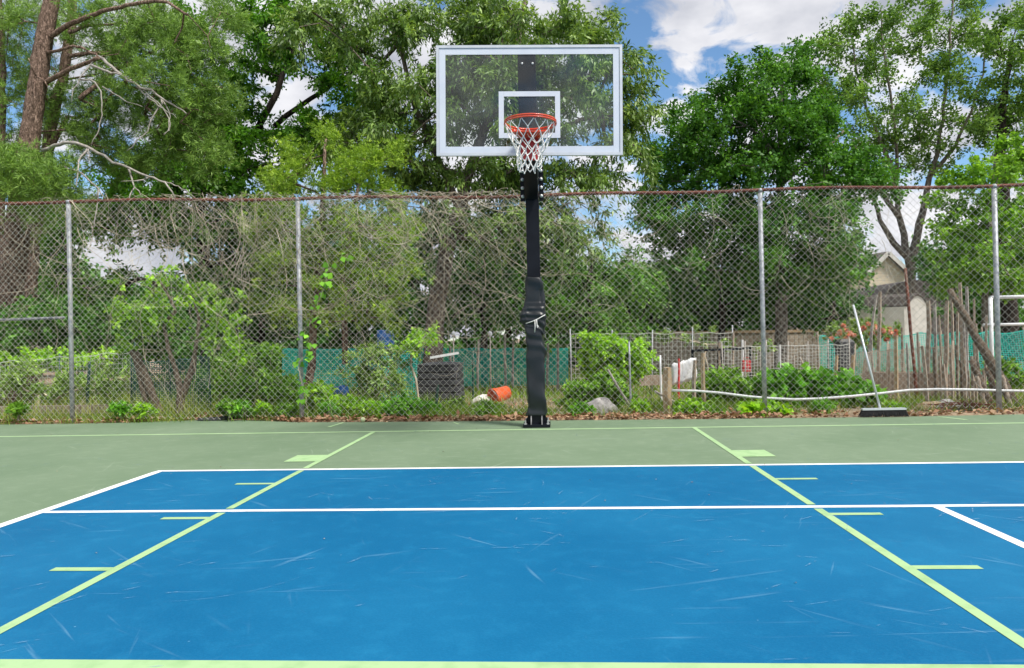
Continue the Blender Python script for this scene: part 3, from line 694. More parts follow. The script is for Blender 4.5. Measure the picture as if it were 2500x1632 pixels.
    # backboard: it hangs a touch off level and faces slightly left
    RB = np.array(Matrix.Rotation(.058, 3, 'Z') @ Matrix.Rotation(.016, 3, 'Y')); PV = np.array((.078, -1.066, 3.376))
    def hang(m):
        m.v = [tuple(RB @ (np.array(q) - PV) + PV) for q in m.v]; return m
    z0, z1, hw = 2.833, 3.919, .915; zc = (z0 + z1) / 2
    bb = hang(MB().box((bx, by, zc), (hw * 2 - .03, .012, z1 - z0 - .03))).build('backboard', M_GLASS, h)
    fr = MB()
    t = .026
    for x in (-1, 1): fr.box((bx + x * (hw - t / 2), by, zc), (t, .036, z1 - z0))
    for z in (z0 + t / 2, z1 - t / 2): fr.box((bx, by, z), (hw * 2 - 2 * t - .001, .0355, t))
    hang(fr).build('frame', M_FRAME, bb)
    bd = MB(); w = .062; i = t + .002; y = by - .009
    for x in (-1, 1): bd.box((bx + x * (hw - i - w / 2), y, zc), (w, .004, z1 - z0 - 2 * i))
    for z in (z0 + i + w / 2, z1 - i - w / 2): bd.box((bx, y, z), (hw * 2 - 2 * i - 2 * w - .001, .004, w))
    hang(bd).build('white_border', M_WHITE, bb)
    tg = MB(); cx = bx; tz0, tz1, thw, tw = 3.005, 3.465, .302, .050
    for x in (-1, 1): tg.box((cx + x * (thw - tw / 2), y, (tz0 + tz1) / 2), (tw, .004, tz1 - tz0))
    for z in (tz0 + tw / 2, tz1 - tw / 2): tg.box((cx, y, z), (2 * thw - 2 * tw - .001, .004, tw))
    hang(tg).build('target_square', M_WHITE, bb)
    for s in (-1, 1): hang(MB().lathe((bx + s * .052 - .02, by - .0065, 3.74), [(.012, 0), (.012, .004), (.006, .007)], 10, axis=(0, -1, 0))).build('glass_bolt', M_BOLT, bb)
    # rim
    rx, ry, rz = .0756, by - .39, 3.052; rm = MB()
    rm.torus((rx, ry, rz), .2365, .0085, 56, 8); rm.torus((rx, ry, rz - .021), .2400, .0075, 56, 8)
    rim = hang(rm).build('rim', M_RED, h)
    br = MB(); yb = by - .011
    br.box((rx, yb - .012, 2.925), (.176, .014, .285))
    hang(br).build('rim_plate', M_REDPLATE, rim)
    b2 = MB(); b2.box((rx, yb - .085, 3.017), (.15, .15, .010)); 
    b2.add([(rx - .19, ry + .145, 3.012), (rx + .19, ry + .145, 3.012), (rx + .09, yb - .02, 3.012), (rx - .09, yb - .02, 3.012), (rx - .19, ry + .145, 3.002), (rx + .19, ry + .145, 3.002), (rx + .09, yb - .02, 3.002), (rx - .09, yb - .02, 3.002)],
           [(0, 1, 2, 3), (7, 6, 5, 4), (0, 4, 5, 1), (1, 5, 6, 2), (2, 6, 7, 3), (3, 7, 4, 0)])
    for s in (-1, 1): b2.bar((rx + s * .085, yb - .02, 3.0), (rx + s * .17, ry + .17, 3.022), .012, .03)
    hang(b2).build('rim_bracket', M_RED, rim)
    # net
    n = 12; rad_ = [.236, .205, .172, .143, .122, .112, .108, .104]; zz = [3.028, 2.945, 2.875, 2.815, 2.76, 2.705, 2.65, 2.60]; rng = np.random.default_rng(8)
    node = {}
    for i, (r, z) in enumerate(zip(rad_, zz)):
        for j in range(n):
            a = 2 * math.pi * (j + (.5 if i % 2 else 0)) / n + .13
            q = rng.normal(size=3) * (.004 if i else 0) * (1 + i * .15)
            node[i, j] = np.array((rx - .012 * i / 7 + r * math.cos(a), ry + r * math.sin(a), z)) + q
    nm = MB()
    for i in range(len(rad_) - 1):
        for j in range(n):
            for k_ in ((j, (j - 1) % n) if i % 2 == 0 else (j, (j + 1) % n)):
                p, q = node[i, j], node[i + 1, k_]; mid = (p + q) / 2 + (0, 0, -.004) + rng.normal(size=3) * .003
                nm.tube([p, mid, q], .0042, 5, cap=False)
    for i in range(1, len(rad_)):
        for j in range(n): nm.lathe(node[i, j] - (0, 0, .007), [(.003, 0), (.0068, .004), (.0068, .010), (.003, .014)], 6)
    hang(nm).build('net', M_NET, h)
    for j in range(n): hang(MB().tube([node[0, j] + (0, 0, .012), node[0, j] + (0, 0, -.012)], .006, 5)).build('net_hook', M_RED, rim)
hoop()

# ================================================================== THINGS ON THE COURT EDGE
def broom():
    c = on(2262 - 4, 1021, 0.0); base = on(2148 * 1.0504 + 3, 1022, 0.0)
    a, b = on(2100, 1019), on(2215, 1018); mid = (a + b) / 2; mid[2] = 0
    r = thing('push_broom', 'push broom with silver handle and black bristles leaning on the fence', 'broom', mid)
    x0, x1, y = a[0], b[0], mid[1]
    MB().box(((x0 + x1) / 2, y, .096), (x1 - x0 - .03, .06, .022)).build('head', M_FRAME, r)
    rng = np.random.default_rng(2); br = MB()
    for x in np.linspace(x0 + .02, x1 - .02, 64):
        for yy in (-.018, .0, .018):
            f = (x - (x0 + x1) / 2) * .13; br.tube([(x, y + yy, .084), (x + f * .5 + rng.normal(0, .002), y + yy * 1.3, .045), (x + f + rng.normal(0, .005), y + yy * 1.8 + rng.normal(0, .004), .003 + abs(rng.normal(0, .004)))], [.0055, .005, .0035], 4, cap=False)
    br.build('bristles', M_BRISTLE, r)['kind'] = 'stuff'
    s = at(2150, 1003, y); t = at(2083, 745, 1.05)
    MB().tube([s, t], .0135, 10).build('handle', M_FRAME, r)
    MB().lathe(s - (0, 0, .03), [(.024, 0), (.024, .03), (.016, .07)], 10, axis=t - s).build('socket', M_BOLT, r)
broom()
p = on(889, 1030); p[2] = .033
bl = MB(); bl.lathe((p[0], p[1] - .06, .0), [(.033 * math.sin(q), .033 - .033 * math.cos(q)) for q in np.linspace(.05, 3.09, 10)], 14)
tag(bl.build('tennis_ball', M_BALL), 'faded tennis ball lying in the leaves at the court edge', 'tennis ball')
def cloth(name, label, pts, Y):
    rng = np.random.default_rng(len(label)); m = MB()
    P = [on(x, y, 0) for x, y in pts]; rings = []
    for p in P:
        r = rng.uniform(.02, .045); rings.append([(p[0] + rng.normal(0, .02), p[1] + .03 + 1.8 * r * math.cos(a) + rng.normal(0, .008), max(.002, .012 + r * math.sin(a) + rng.normal(0, .006))) for a in np.linspace(0, 2 * math.pi, 9, endpoint=False)])
    m.rings(rings); tag(m.build(name, M_DARKPLASTIC), label, 'ground cloth', 'scraps of black ground cloth')
cloth('plastic_scrap', 'crumpled black plastic scrap by the sapling stump at the court edge', [(275, 1029), (292, 1027), (310, 1028), (330, 1026), (352, 1028)], 1.4)
cloth('plastic_scrap', 'long flat black plastic strip between the sapling and second post', [(480, 1028), (510, 1028), (540, 1027), (560, 1025), (585, 1023), (606, 1024)], 1.4)

# ================================================================== GARDEN BEHIND THE FENCE
def stake(x0, y0, x1, y1, wpx, Y, mat, label, cat='stake', group=None, name='wooden_stake', dY=0.0, round_=False):
    a = at(x0, y0, Y); b = at(x1, y1, Y + dY); w = m_px(wpx, Y); m = MB()
    if a[2] > gz(Y) - .02:
        d = (a - b) / max(1e-6, (b[2] - a[2])); a = a + d * (a[2] - float(gz(Y)) + .05)
    n = 5; P = np.array([a + (b - a) * t for t in np.linspace(0, 1, n)]); P[1:-1] += RNG.normal(size=(n - 2, 3)) * w * .12
    m.tube(P, [w * .52] * (n - 1) + [w * .45], 4 if not round_ else 7, smooth=round_, jag=.04)
    o = m.build(name, mat); return tag(o, label, cat, group)
def lattice(name, label, cat, corners, Y, cell, strip, mat, posts=0, post_mat=None, sag=.02, group=None, dY=0.0, seed=1, wide_top=False):
    """garden netting: real strips in a grid, sagging between its posts"""
    (xa, ya), (xb, yb), (xc, yc), (xd, yd) = corners            # top left, top right, bottom right, bottom left (px)
    A, B, Cc, D = at(xa, ya, Y), at(xb, yb, Y + dY), at(xc, yc, Y + dY), at(xd, yd, Y)
    rng = np.random.default_rng(seed); base = (D + Cc) / 2; base[2] = float(gz(base[1]))
    root = thing(name, label, cat, base, group); nx = max(2, int(np.linalg.norm(B - A) / cell)); nz = max(2, int(np.linalg.norm(D - A) / cell))
    ph = rng.uniform(0, 6, 4)
    def S(u, v):
        p = (A * (1 - u) + B * u) * (1 - v) + (D * (1 - u) + Cc * u) * v
        return p + np.array((0, .05 * math.sin(u * 17 + ph[0]) * (1 - v * .5), -sag * (1 - v) * abs(math.sin(u * math.pi * max(1, posts) + ph[1])) + .01 * math.sin(u * 40 + v * 7)))
    m = MB(); G_ = np.array([[S(i / nx, j / nz) for i in range(nx + 1)] for j in range(nz + 1)]); ex = norm((B - A)[None])[0] * strip / 2; ez = np.array((0, 0, strip / 2))
    V = []; F = []
    for j in range(nz + 1):
        st = 2.2 if j == 0 else 1.0
        for i in range(nx + 1): V += [G_[j, i] - ez * st, G_[j, i] + ez * st]
        o = j * 2 * (nx + 1)
        for i in range(nx): F.append((o + 2 * i, o + 2 * i + 2, o + 2 * i + 3, o + 2 * i + 1))
    o0 = len(V)
    for i in range(nx + 1):
        for j in range(nz + 1): V += [G_[j, i] - ex + (0, .002, 0), G_[j, i] + ex + (0, .002, 0)]
        o = o0 + i * 2 * (nz + 1)
        for j in range(nz): F.append((o + 2 * j, o + 2 * j + 1, o + 2 * j + 3, o + 2 * j + 2))
    m.add(V, F); m.build('netting', mat, root)
    for k in range(posts):
        u = (k + .5 * (posts == 1)) / max(1, posts - 1) if posts > 1 else .5
        t = S(u, 0); b = S(u, 1); MB().tube([(b[0], b[1] + .02, float(gz(b[1])) - .1), (t[0] + rng.normal(0, .02), t[1] + .02, t[2] + .05 + .12 * rng.random())], .014, 6).build('post', post_mat or M_STAKE, root)
    return root
lattice('garden_net', 'long bright teal garden net behind the black compost bin', 'garden net', [(690, 853), (1386, 851), (1386, 940), (690, 950)], 11.0, .05, .022, M_TEAL, 9, M_STAKE, .03)
lattice('garden_net', 'small teal net panel standing just left of the compost bin', 'garden net', [(925, 866), (1018, 852), (1016, 985), (925, 1000)], 4.6, .045, .008, M_TEAL, 2, M_TPOST, .04, seed=2)
lattice('garden_net', 'dull green mesh wrapped round the sapling trunks behind the left fence', 'garden net', [(318, 885), (514, 868), (516, 1000), (318, 1004)], 2.5, .03, .009, M_TEALDARK, 3, M_TPOST, .03, seed=3)
lattice('garden_net', 'teal garden net on the right behind the leaning poles', 'garden net', [(2000, 820), (2500, 808), (2520, 925), (2000, 935)], 9.0, .05, .014, M_TEAL, 6, M_STAKE, .05, seed=4)
lattice('wire_netting', 'low grey wire netting in the dry grass behind the left fence', 'wire netting', [(-40, 886), (325, 858), (325, 960), (-40, 975)], 3.4, .07, .004, M_WIRE, 3, M_TPOST, .03, seed=5)
lattice('wire_netting', 'grey wire netting right of the hoop pole around the pepper bed', 'wire netting', [(1395, 815), (1790, 812), (1790, 930), (1395, 935)], 7.5, .09, .005, M_WIRE, 5, M_GALV, .02, seed=6)
lattice('wire_netting', 'pale wire panel behind the squash leaves left of the broom', 'wire netting', [(1770, 846), (2075, 840), (2075, 930), (1770, 935)], 5.6, .06, .006, M_WIRE, 7, M_DEAD, .02, seed=8)
lattice('wire_netting', 'close grey picket wire round the bed behind the broom', 'wire netting', [(2090, 862), (2330, 845), (2330, 960), (2080, 965)], 4.2, .028, .007, M_STAKE, 4, M_STAKE, .0, seed=7)

def compost_bin():
    Y = 5.4; a, b = at(1020, 975, Y), at(1122, 975, Y); c = (a + b) / 2; g = float(gz(Y)); w = b[0] - a[0]; top = at(1070, 893, Y)[2]
    r = thing('compost_bin', 'square black plastic compost bin with ribbed sides and lid', 'compost bin', (c[0], Y, g))
    m = MB(); n = 6; hz = (top - g) / n; rings = []
    for i in range(n):
        for t, o in ((0, .0), (.12, .012), (.80, .012), (.88, -.006), (.995, -.006)):
            z = g + (i + t) * hz; h = w / 2 * (1.05 - .10 * (i + t) / n) + o; q = h * .82
            rings.append([(c[0] + x, Y + .3 + y, z) for x, y in ((-q, -h), (q, -h), (h, -q), (h, q), (q, h), (-q, h), (-h, q), (-h, -q))])
    m.rings(rings, smooth=False); m.build('body', M_BIN, r)
    l = MB(); h = w / 2 * .99; rr = []
    for hh, z in ((h, top - .01), (h, top + .02), (h * .82, top + .04), (h * .45, top + .058), (h * .1, top + .06)):
        q = hh * .8; rr.append([(c[0] + x, Y + .3 + y, z) for x, y in ((-q, -hh), (q, -hh), (hh, -q), (hh, q), (q, hh), (-q, hh), (-hh, q), (-hh, -q))])
    l.rings(rr, smooth=False); lid = l.build('lid', M_BIN, r)
    MB().box((c[0], Y + .3 - w * .1, top + .07), (.05, .16, .03)).build('handle', M_BIN, lid)
compost_bin()
def bucket():
    Y = 5.3; a = at(1203, 962, Y); ax = norm(np.array([[.62, .68, .16]]))[0]; rr = .145
    a[2] = float(gz(Y)) + rr + .01
    r = thing('bucket', 'orange plastic bucket tipped on its side by the white sack', 'bucket', (a[0], Y, float(gz(Y))))
    m = MB(); m.lathe(a, [(rr, 0), (rr + .012, 0), (rr + .012, .02), (rr + .001, .022), (rr + .001, .05), (rr + .011, .052), (rr + .011, .068), (rr, .07), (.127, .37), (0.02, .37), (.02, .365), (.12, .362), (rr - .005, .0)], 28, axis=ax)
    m.build('body', M_BUCKET, r)
    l = MB(); Z = norm(ax[None])[0]; x = np.cross((0.1, 1, .03), Z); x /= np.linalg.norm(x); y = np.cross(Z, x)
    l.tube([a + Z * .04 + (x * math.cos(t) + y * math.sin(t)) * (rr + .02) + Z * (-.10 * math.sin((t - 2.4) / 3.14 * math.pi) if 2.4 < t < 5.54 else 0) for t in np.linspace(2.4, 5.54, 16)], .003, 5).build('handle', M_BOLT, r)
    mk = MB(); rng = np.random.default_rng(4)                   # worn white printing on the side
    for i in range(26):
        t0 = 1.4 + rng.random() * 1.2; h = .10 + rng.random() * .18; q = .0025 + .137 + (.127 - .145) * (h - .07) / .30 + .008; dt = .03 + .05 * rng.random(); dh = .012
        mk.add([a + Z * hh + (x * math.cos(tt) + y * math.sin(tt)) * q for hh, tt in ((h, t0), (h, t0 + dt), (h + dh, t0 + dt), (h + dh, t0))], [(0, 1, 2, 3)])
    mk.build('worn_print', M_WHITE, r)
bucket()
def sack():
    rng = np.random.default_rng(6); a, b = at(1150, 962, 5.5), at(1222, 978, 5.5); g = float(gz(5.5)); m = MB(); rings = []
    for t in np.linspace(0, 1, 16):
        c = a * (1 - t) + b * t; s = math.sin(math.pi * (.06 + .88 * t)) ** .55
        rings.append([(c[0] + rng.normal(0, .006), c[1] + .2 * s * math.cos(q) + rng.normal(0, .008), max(g + .005, g + .10 * s + .105 * s * math.sin(q) + rng.normal(0, .007))) for q in np.linspace(0, 2 * math.pi, 14, endpoint=False)])
    m.rings(rings); tag(m.build('sack', M_BAG), 'half empty white and tan sack lying beside the orange bucket', 'sack')
sack()
def drum(name, label, x, y0, y1, rpx, Y, mat, cat='barrel', lean=0.0):
    b = at(x, y1, Y); t = at(x, y0, Y); r = m_px(rpx, Y); h = t[2] - b[2]; m = MB()
    o = thing(name, label, cat, b)
    m.lathe(b, [(r * .92, 0), (r, h * .06), (r, h * .30), (r * 1.04, h * .33), (r, h * .36), (r, h * .63), (r * 1.04, h * .66), (r, h * .69), (r, h * .93), (r * .92, h), (r * .86, h), (r * .84, h * .97), (.02, h * .97)], 20, axis=(lean, 0, 1)); m.build('body', mat, o)
    MB().lathe(b + (r * .4 + lean * h, -r * .3, h * .97), [(.03, 0), (.03, .03), (.02, .035)], 8).build('cap', mat, o); return o
drum('water_barrel', 'blue plastic barrel raised above the teal net on a stand', 942, 806, 858, 21, 10.3, M_BLUEBARREL)
g = float(gz(10.3)); pb = at(942, 858, 10.3); st = MB()
for sx in (-.12, .12):
    for sy in (-.1, .1): st.bar((pb[0] + sx, 10.3 + sy, g - .05), (pb[0] + sx, 10.3 + sy, pb[2] - .025), .05)
st.box((pb[0], 10.3, pb[2] - .012), (.36, .36, .022)); tag(st.build('barrel_stand', M_STAKE), 'wooden stand carrying the blue barrel behind the teal net', 'stand')
def pail():
    Y = 7.6; a = at(808, 950, Y); a[2] = float(gz(Y)) + .16; r = thing('toy_pail', 'small red and blue pail tipped over in the weeds left of centre', 'pail', (a[0], Y, float(gz(Y)))); ax = norm(np.array([[.9, -.25, .25]]))[0]
    MB().lathe(a, [(.15, 0), (.165, .0), (.165, .10), (.155, .102), (.148, .115)], 18, axis=ax).build('rim', M_REDPLASTIC, r)
    MB().lathe(a + ax * .117, [(.150, 0), (.12, .28), (.01, .28)], 18, axis=ax).build('body', M_BLUEBARREL, r)
pail()
def boulder():
    rng = np.random.default_rng(9); c = at(1461, 1004, 1.75); m = MB(); rx, ry, rz = m_px(42, 1.75), .16, m_px(33, 1.75); g = float(gz(1.75)); rings = []
    for i in range(13):
        v = -.35 * math.pi + i / 12 * .85 * math.pi; loop = []
        for j in range(22):
            u = 2 * math.pi * j / 22; q = 1 + .09 * math.sin(3 * u + 1 + v) + .06 * math.sin(5 * u - 2 * v) + .05 * math.sin(7 * v + u) + rng.normal(0, .012)
            loop.append((c[0] + rx * q * math.cos(v) * math.cos(u) + .02 * v, c[1] + ry * q * math.cos(v) * math.sin(u), g + .03 + rz * .95 * q * math.sin(v) * (1 if v > 0 else .5)))
        rings.append(loop)
    m.rings(rings); tag(m.build('boulder', M_ROCK), 'rounded grey boulder lying behind the fence right of the hoop', 'boulder')
boulder()
# retaining timbers at the left and garden bed boards
def board(x0, y0, x1, y1, hpx, Y, mat, label, name='timber', cat='timber', dY=0.0, th=.09, group=None):
    a, b = at(x0, y0, Y), at(x1, y1, Y + dY); h = m_px(hpx, Y); m = MB(); d = b - a; l = np.linalg.norm(d); x = d / l; z = np.array((0, 0, 1.0)); z = z - x * (z @ x); z /= np.linalg.norm(z)
    m.box((a + b) / 2, (l, th, h), np.column_stack([x, np.cross(z, x), z])); return tag(m.build(name, mat), label, cat, group)
board(-60, 1004, 325, 998, 22, 2.3, M_STAKE, 'long low weathered timber edging the bed behind the left fence')
board(470, 1018, 620, 996, 9, 2.6, M_STAKE, 'thin pale board slanting on the ground right of the sapling')
board(1560, 930, 1665, 926, 24, 6.0, M_STAKE, 'weathered grey board edging the bed behind the vine mound')
board(2130, 935, 2300, 938, 50, 4.6, M_ROT, 'dark soil filled plank bed behind the broom handle', 'raised_bed', 'raised bed', th=.6)
board(1050, 874, 1120, 862, 6, 5.2, M_PVC, 'short white rail fixed above the compost bin', 'white_rail', 'rail', th=.03)

# main wooden posts and stakes
stake(1631, 1024, 1629, 898, 21, 1.75, M_TAN, 'thick square tan wooden post where the white pipe ends', 'post', name='wooden_post')
stake(1719, 1022, 1716, 862, 10, 1.7, M_TAN, 'tall slim tan stake just right of the thick square post', 'stake')
stake(1692, 1005, 1697, 880, 9, 2.6, M_STAKE, 'slanted pinkish stake between the thick post and slim stake', 'stake')
stake(1657, 950, 1657, 876, 5, 4.2, M_REDPLASTIC, 'thin red stake behind the thick tan post', 'stake')
stake(1540, 1010, 1536, 834, 5, 2.2, M_GALV, 'thin grey metal stake right of the vine mound', 'stake', round_=True, name='metal_stake')
stake(1545, 1004, 1484, 902, 6, 2.3, M_DEAD, 'pale stick leaning left beside the vine mound', 'stake', round_=True)
stake(1656, 985, 1598, 955, 6, 2.4, M_DEAD, 'short pale stick leaning against the thick tan post', 'stake', round_=True)
stake(1615, 980, 1612, 868, 5, 3.4, M_PVC, 'thin white stake just left of the thick tan post', 'stake', round_=True)
stake(2040, 935, 2043, 868, 8, 4.0, M_TAN, 'short tan stake left of the broom handle', 'stake')
stake(2083, 940, 2083, 867, 9, 4.0, M_TAN, 'short brown stake just behind the broom handle', 'stake')
stake(2189, 955, 2187, 820, 10, 3.2, M_TAN, 'brown stake at the corner of the plank bed', 'stake')
stake(2267, 1008, 2252, 845, 9, 1.9, M_STAKE, 'grey stake standing right of the broom by the rubble', 'stake')
stake(2232, 912, 2210, 655, 7, 3.8, M_RUST, 'tall rusty iron rod standing before the pale shed', 'rod', name='iron_rod', round_=True)
stake(2145, 870, 2148, 712, 9, 5.0, M_STAKE, 'tall grey stake in front of the dark shed window', 'stake')
stake(2115, 900, 2140, 720, 7, 5.2, M_DEAD, 'pale leaning stake left of the tall grey stake', 'stake')
stake(2265, 900, 2266, 735, 11, 4.8, M_STAKE, 'thick grey stake at the right corner of the pale shed', 'stake')
stake(2310, 940, 2312, 735, 11, 4.0, M_STAKE, 'thick weathered stake left of the long leaning pole', 'stake')
stake(2350, 940, 2343, 690, 9, 4.4, M_STAKE, 'very tall grey stake crossing the top of the long leaning pole', 'stake')
stake(2362, 880, 2360, 700, 8, 5.5, M_DEAD, 'tall pale stake right of the crossed stakes', 'stake')
rngS = np.random.default_rng(21)
for i, (x, yt, Y) in enumerate([(2280, 850, 3.2), (2293, 870, 3.0), (2321, 862, 3.1), (2334, 842, 2.9), (2353, 850, 2.8), (2372, 870, 2.7), (2388, 885, 2.6), (2400, 905, 2.5), (2303, 890, 2.9), (2344, 880, 2.6), (2364, 905, 2.5), (2380, 930, 2.4)]):
    stake(x + 6, 1000, x, yt, rngS.uniform(4.5, 8), Y, M_STAKE if i % 3 else M_ROT, 'weathered grey picket in the crowded stake row right of the broom', 'stake', 'pickets right of the broom')
for i, (x, yt, xt, Y) in enumerate([(2284, 742, 2282, 4.4), (2298, 770, 2292, 4.0), (2326, 712, 2322, 4.6), (2334, 760, 2338, 3.6), (2358, 744, 2352, 3.4), (2374, 730, 2378, 4.2), (2388, 790, 2382, 3.2), (2402, 770, 2408, 3.8), (2216, 838, 2214, 3.4), (2200, 800, 2202, 5.0), (2245, 812, 2240, 4.6), (2168, 840, 2170, 4.3), (2130, 830, 2128, 4.8)]):
    stake(x + 4, 990, xt, yt, rngS.uniform(5, 7.5), Y, M_STAKE if i % 4 else M_DEAD, 'tall weathered stake rising above the picket row by the pale shed', 'stake', 'tall stakes by the pale shed')
for i, (x, yt) in enumerate([(1100, 868), (1166, 850), (1234, 838), (1252, 856), (1362, 826), (1336, 860)]):
    stake(x, 935, x + (2 if i % 2 else -1), yt - 22, 6, 10.2, M_DEAD, 'thin grey stake standing before the long teal net', 'stake', 'stakes along the long teal net')
for i, (x, yt) in enumerate([(1868, 860), (1904, 842), (1960, 872), (1998, 876), (1938, 868), (1812, 830), (1790, 812), (1756, 836)]):
    stake(x + (14 if i == 2 else 0), 925, x - (8 if i == 2 else 0), yt, 6, 6.5, M_STAKE if i not in (1, 5) else M_PVC, ('white' if i in (1, 5) else 'grey') + ' stake in the vegetable beds between the third post and the broom', 'stake', 'stakes in the vegetable beds')
for i, x in enumerate((1107, 1197)):
    b = at(x, 905, 9.0); t = at(x, 822, 9.0); r = thing('garden_stake', ('left' if i == 0 else 'right') + ' one of two thin stakes with white knob tops by the teal net', 'stake', (b[0], 9.0, float(gz(9.0))), 'white knobbed stakes')
    MB().tube([(b[0], 9.0, float(gz(9.0)) - .05), t], .014, 6).build('rod', M_DEAD, r)
    MB().lathe(t, [(.018, 0), (.05, .04), (.045, .1), (.015, .13)], 10).build('knob', M_WHITE, r)
stake(212, 985, 219, 884, 8, 2.7, M_TPOST, 'dark green steel post leaning behind the left end post', 'post', name='steel_post')
stake(1062, 1028, 1070, 940, 6, 2.0, M_TPOST, 'dark thin steel post just in front of the compost bin', 'post', name='steel_post')
stake(1155, 955, 1155, 858, 4, 6.2, M_TPOST, 'dark rod with flowers right of the compost bin', 'rod', name='garden_rod', round_=True)
# leaning dark poles at the right
def pole(x0, y0, x1, y1, w0, w1, Y, dY, label, mat=M_ROT):
    a, b = at(x0, y0, Y), at(x1, y1, Y + dY); n = 9; P = np.array([a + (b - a) * t for t in np.linspace(0, 1, n)]); P[1:-1] += RNG.normal(size=(n - 2, 3)) * .007
    m = MB().tube(P, np.linspace(m_px(w0, Y) / 2, m_px(w1, Y) / 2, n), 8, jag=.06); return tag(m.build('leaning_pole', mat), label, 'pole', 'old poles leaning by the right post')
pole(2490, 1012, 2318, 706, 26, 15, 1.75, .5, 'long dark rotten pole leaning up left across the right post')
pole(2424, 1008, 2372, 880, 20, 15, 1.7, .2, 'shorter dark pole leaning left of the right post')
pole(2444, 1010, 2412, 900, 17, 14, 1.9, .2, 'dark pole standing close behind the right post')
pole(2474, 1012, 2446, 918, 12, 9, 1.6, .2, 'thin brown pole leaning right of the right post', M_STAKE)
pole(2412, 1008, 2385, 920, 11, 9, 1.6, .1, 'thin pale pole leaning outermost on the left of the bundle', M_STAKE)
# white plastic pipe along the bed
def pipe():
    pts = [(1640, 954), (1700, 955), (1760, 960), (1830, 969), (1880, 973), (1940, 976), (2000, 974), (2080, 968), (2150, 961), (2220, 953), (2290, 951), (2380, 952), (2440, 954), (2500, 955), (2600, 957)]
    P = [at(x, y, 1.62) for x, y in pts]; r = np.linspace(0, 1, len(P))
    tag(MB().tube(P, .0175, 10).build('white_pipe', M_PVC), 'long sagging white plastic pipe crossing behind the broom', 'pipe')
pipe()
def black_frame():
    Y = 6.0; a = at(1690, 858, Y); b = at(1832, 852, Y); g = float(gz(Y)); r = thing('trellis_frame', 'black tube trellis frame among the vegetable beds', 'trellis', ((a[0] + b[0]) / 2, Y, g)); w = .045
    MB().bar((a[0], Y, g - .05), (a[0], Y, a[2]), w).build('upright', M_BLACK, r); MB().bar((b[0], Y, g - .05), (b[0], Y, b[2]), w).build('upright', M_BLACK, r)
    c = (a + b) / 2; MB().bar((c[0], Y, g - .05), (c[0], Y, c[2] - .02), w * .8).build('upright', M_BLACK, r)
    MB().bar(a - (.02, 0, -.01), b + (.02, 0, .01), w).build('crossbar', M_BLACK, r)
    s = at(1822, 894, Y - .1); q = thing('red_crate', 'small red plastic crate hanging on the black trellis', 'crate', s)
    MB().box(s, (m_px(18, Y), .12, m_px(27, Y))).box(s + (0, -.066, m_px(9, Y)), (m_px(19, Y), .010, .02)).box(s + (0, -.066, -m_px(3, Y)), (m_px(19, Y), .010, .02)).build('body', M_REDPLASTIC, q)
    MB().tube([s + (-.05, 0, m_px(13, Y)), s + (-.05, 0, m_px(20, Y)), s + (.05, 0, m_px(20, Y)), s + (.05, 0, m_px(13, Y))], .006, 5).build('handle', M_REDPLASTIC, q)
black_frame()
def white_frame():
    Y = 7.0; g = float(gz(Y)); a = at(2418, 727, Y); b = at(2600, 722, Y); r = thing('pipe_frame', 'tall white pipe frame standing behind the far right fence', 'frame', (a[0], Y, g))
    MB().tube([(a[0], Y, g - .05), a], .04, 8).build('upright', M_PVC, r); MB().tube([(b[0], Y, g - .05), b], .04, 8).build('upright', M_PVC, r)
    MB().tube([a, b], .036, 8).build('top_bar', M_PVC, r); MB().tube([at(2400, 794, Y), at(2600, 790, Y)], .03, 8).build('middle_bar', M_PVC, r)
white_frame()
def low_panels():
    for i, (x0, y0, x1, y1, Y, lab) in enumerate([(1640, 890, 1700, 872, 4.6, 'white sheet tied along the stakes behind the thick tan post'), (1740, 922, 1790, 905, 4.9, 'white plastic sheet lying among the pepper plants')]):
        a, b = at(x0, y0, Y), at(x1, y1, Y); m = MB(); n = 10; k = 7; V = []; F = []; hh = .38 if i == 0 else .16
        for j in range(k):
            for q in range(n): 
                p = a + (b - a) * q / (n - 1); V.append(p + (0, .05 * math.sin(q * 1.4 + j) + (.0 if i == 0 else j * .06), -hh * j / (k - 1) + .015 * math.sin(q * 2 + j * 2)))
        for j in range(k - 1):
            for q in range(n - 1): F.append((j * n + q, j * n + q + 1, (j + 1) * n + q + 1, (j + 1) * n + q))
        m.add(V, F, True); o = m.build('plastic_sheet', M_PVC); s = o.modifiers.new('thickness', 'SOLIDIFY'); s.thickness = .006; tag(o, lab, 'sheet')
low_panels()
def dark_cart():
    Y = 7.5; c = at(2062, 870, Y); g = float(gz(Y)); r = thing('garden_bin', 'dark grey wheeled bin standing under the coral roses', 'bin', (c[0], Y, g)); h = at(2062, 842, Y)[2] - g; w = m_px(16, Y)
    rings = []
    for z, s in ((0.05, .82), (h * .5, .92), (h * .93, 1.0), (h * .93, 1.1), (h, 1.1)): rings.append([(c[0] + x * w * s, Y + y * w * s, g + z) for x, y in ((-1, -1), (1, -1), (1, 1), (-1, 1))])
    MB().rings(rings, smooth=False).build('body', M_BIN, r)
    MB().rings([[(c[0] + x * w * s, Y + y * w * s, g + z) for x, y in ((-1, -1), (1, -1), (1, 1), (-1, 1))] for z, s in ((h + .005, 1.12), (h + .06, 1.08), (h + .12, .7))], smooth=False).build('lid', M_BIN, r)
    for s in (-1, 1): MB().lathe((c[0] + s * w * .8, Y - w, g + .1), [(.02, -.03), (.1, -.03), (.1, .03), (.02, .03)], 12, axis=(1, 0, 0)).build('wheel', M_BLACK, r)
dark_cart()
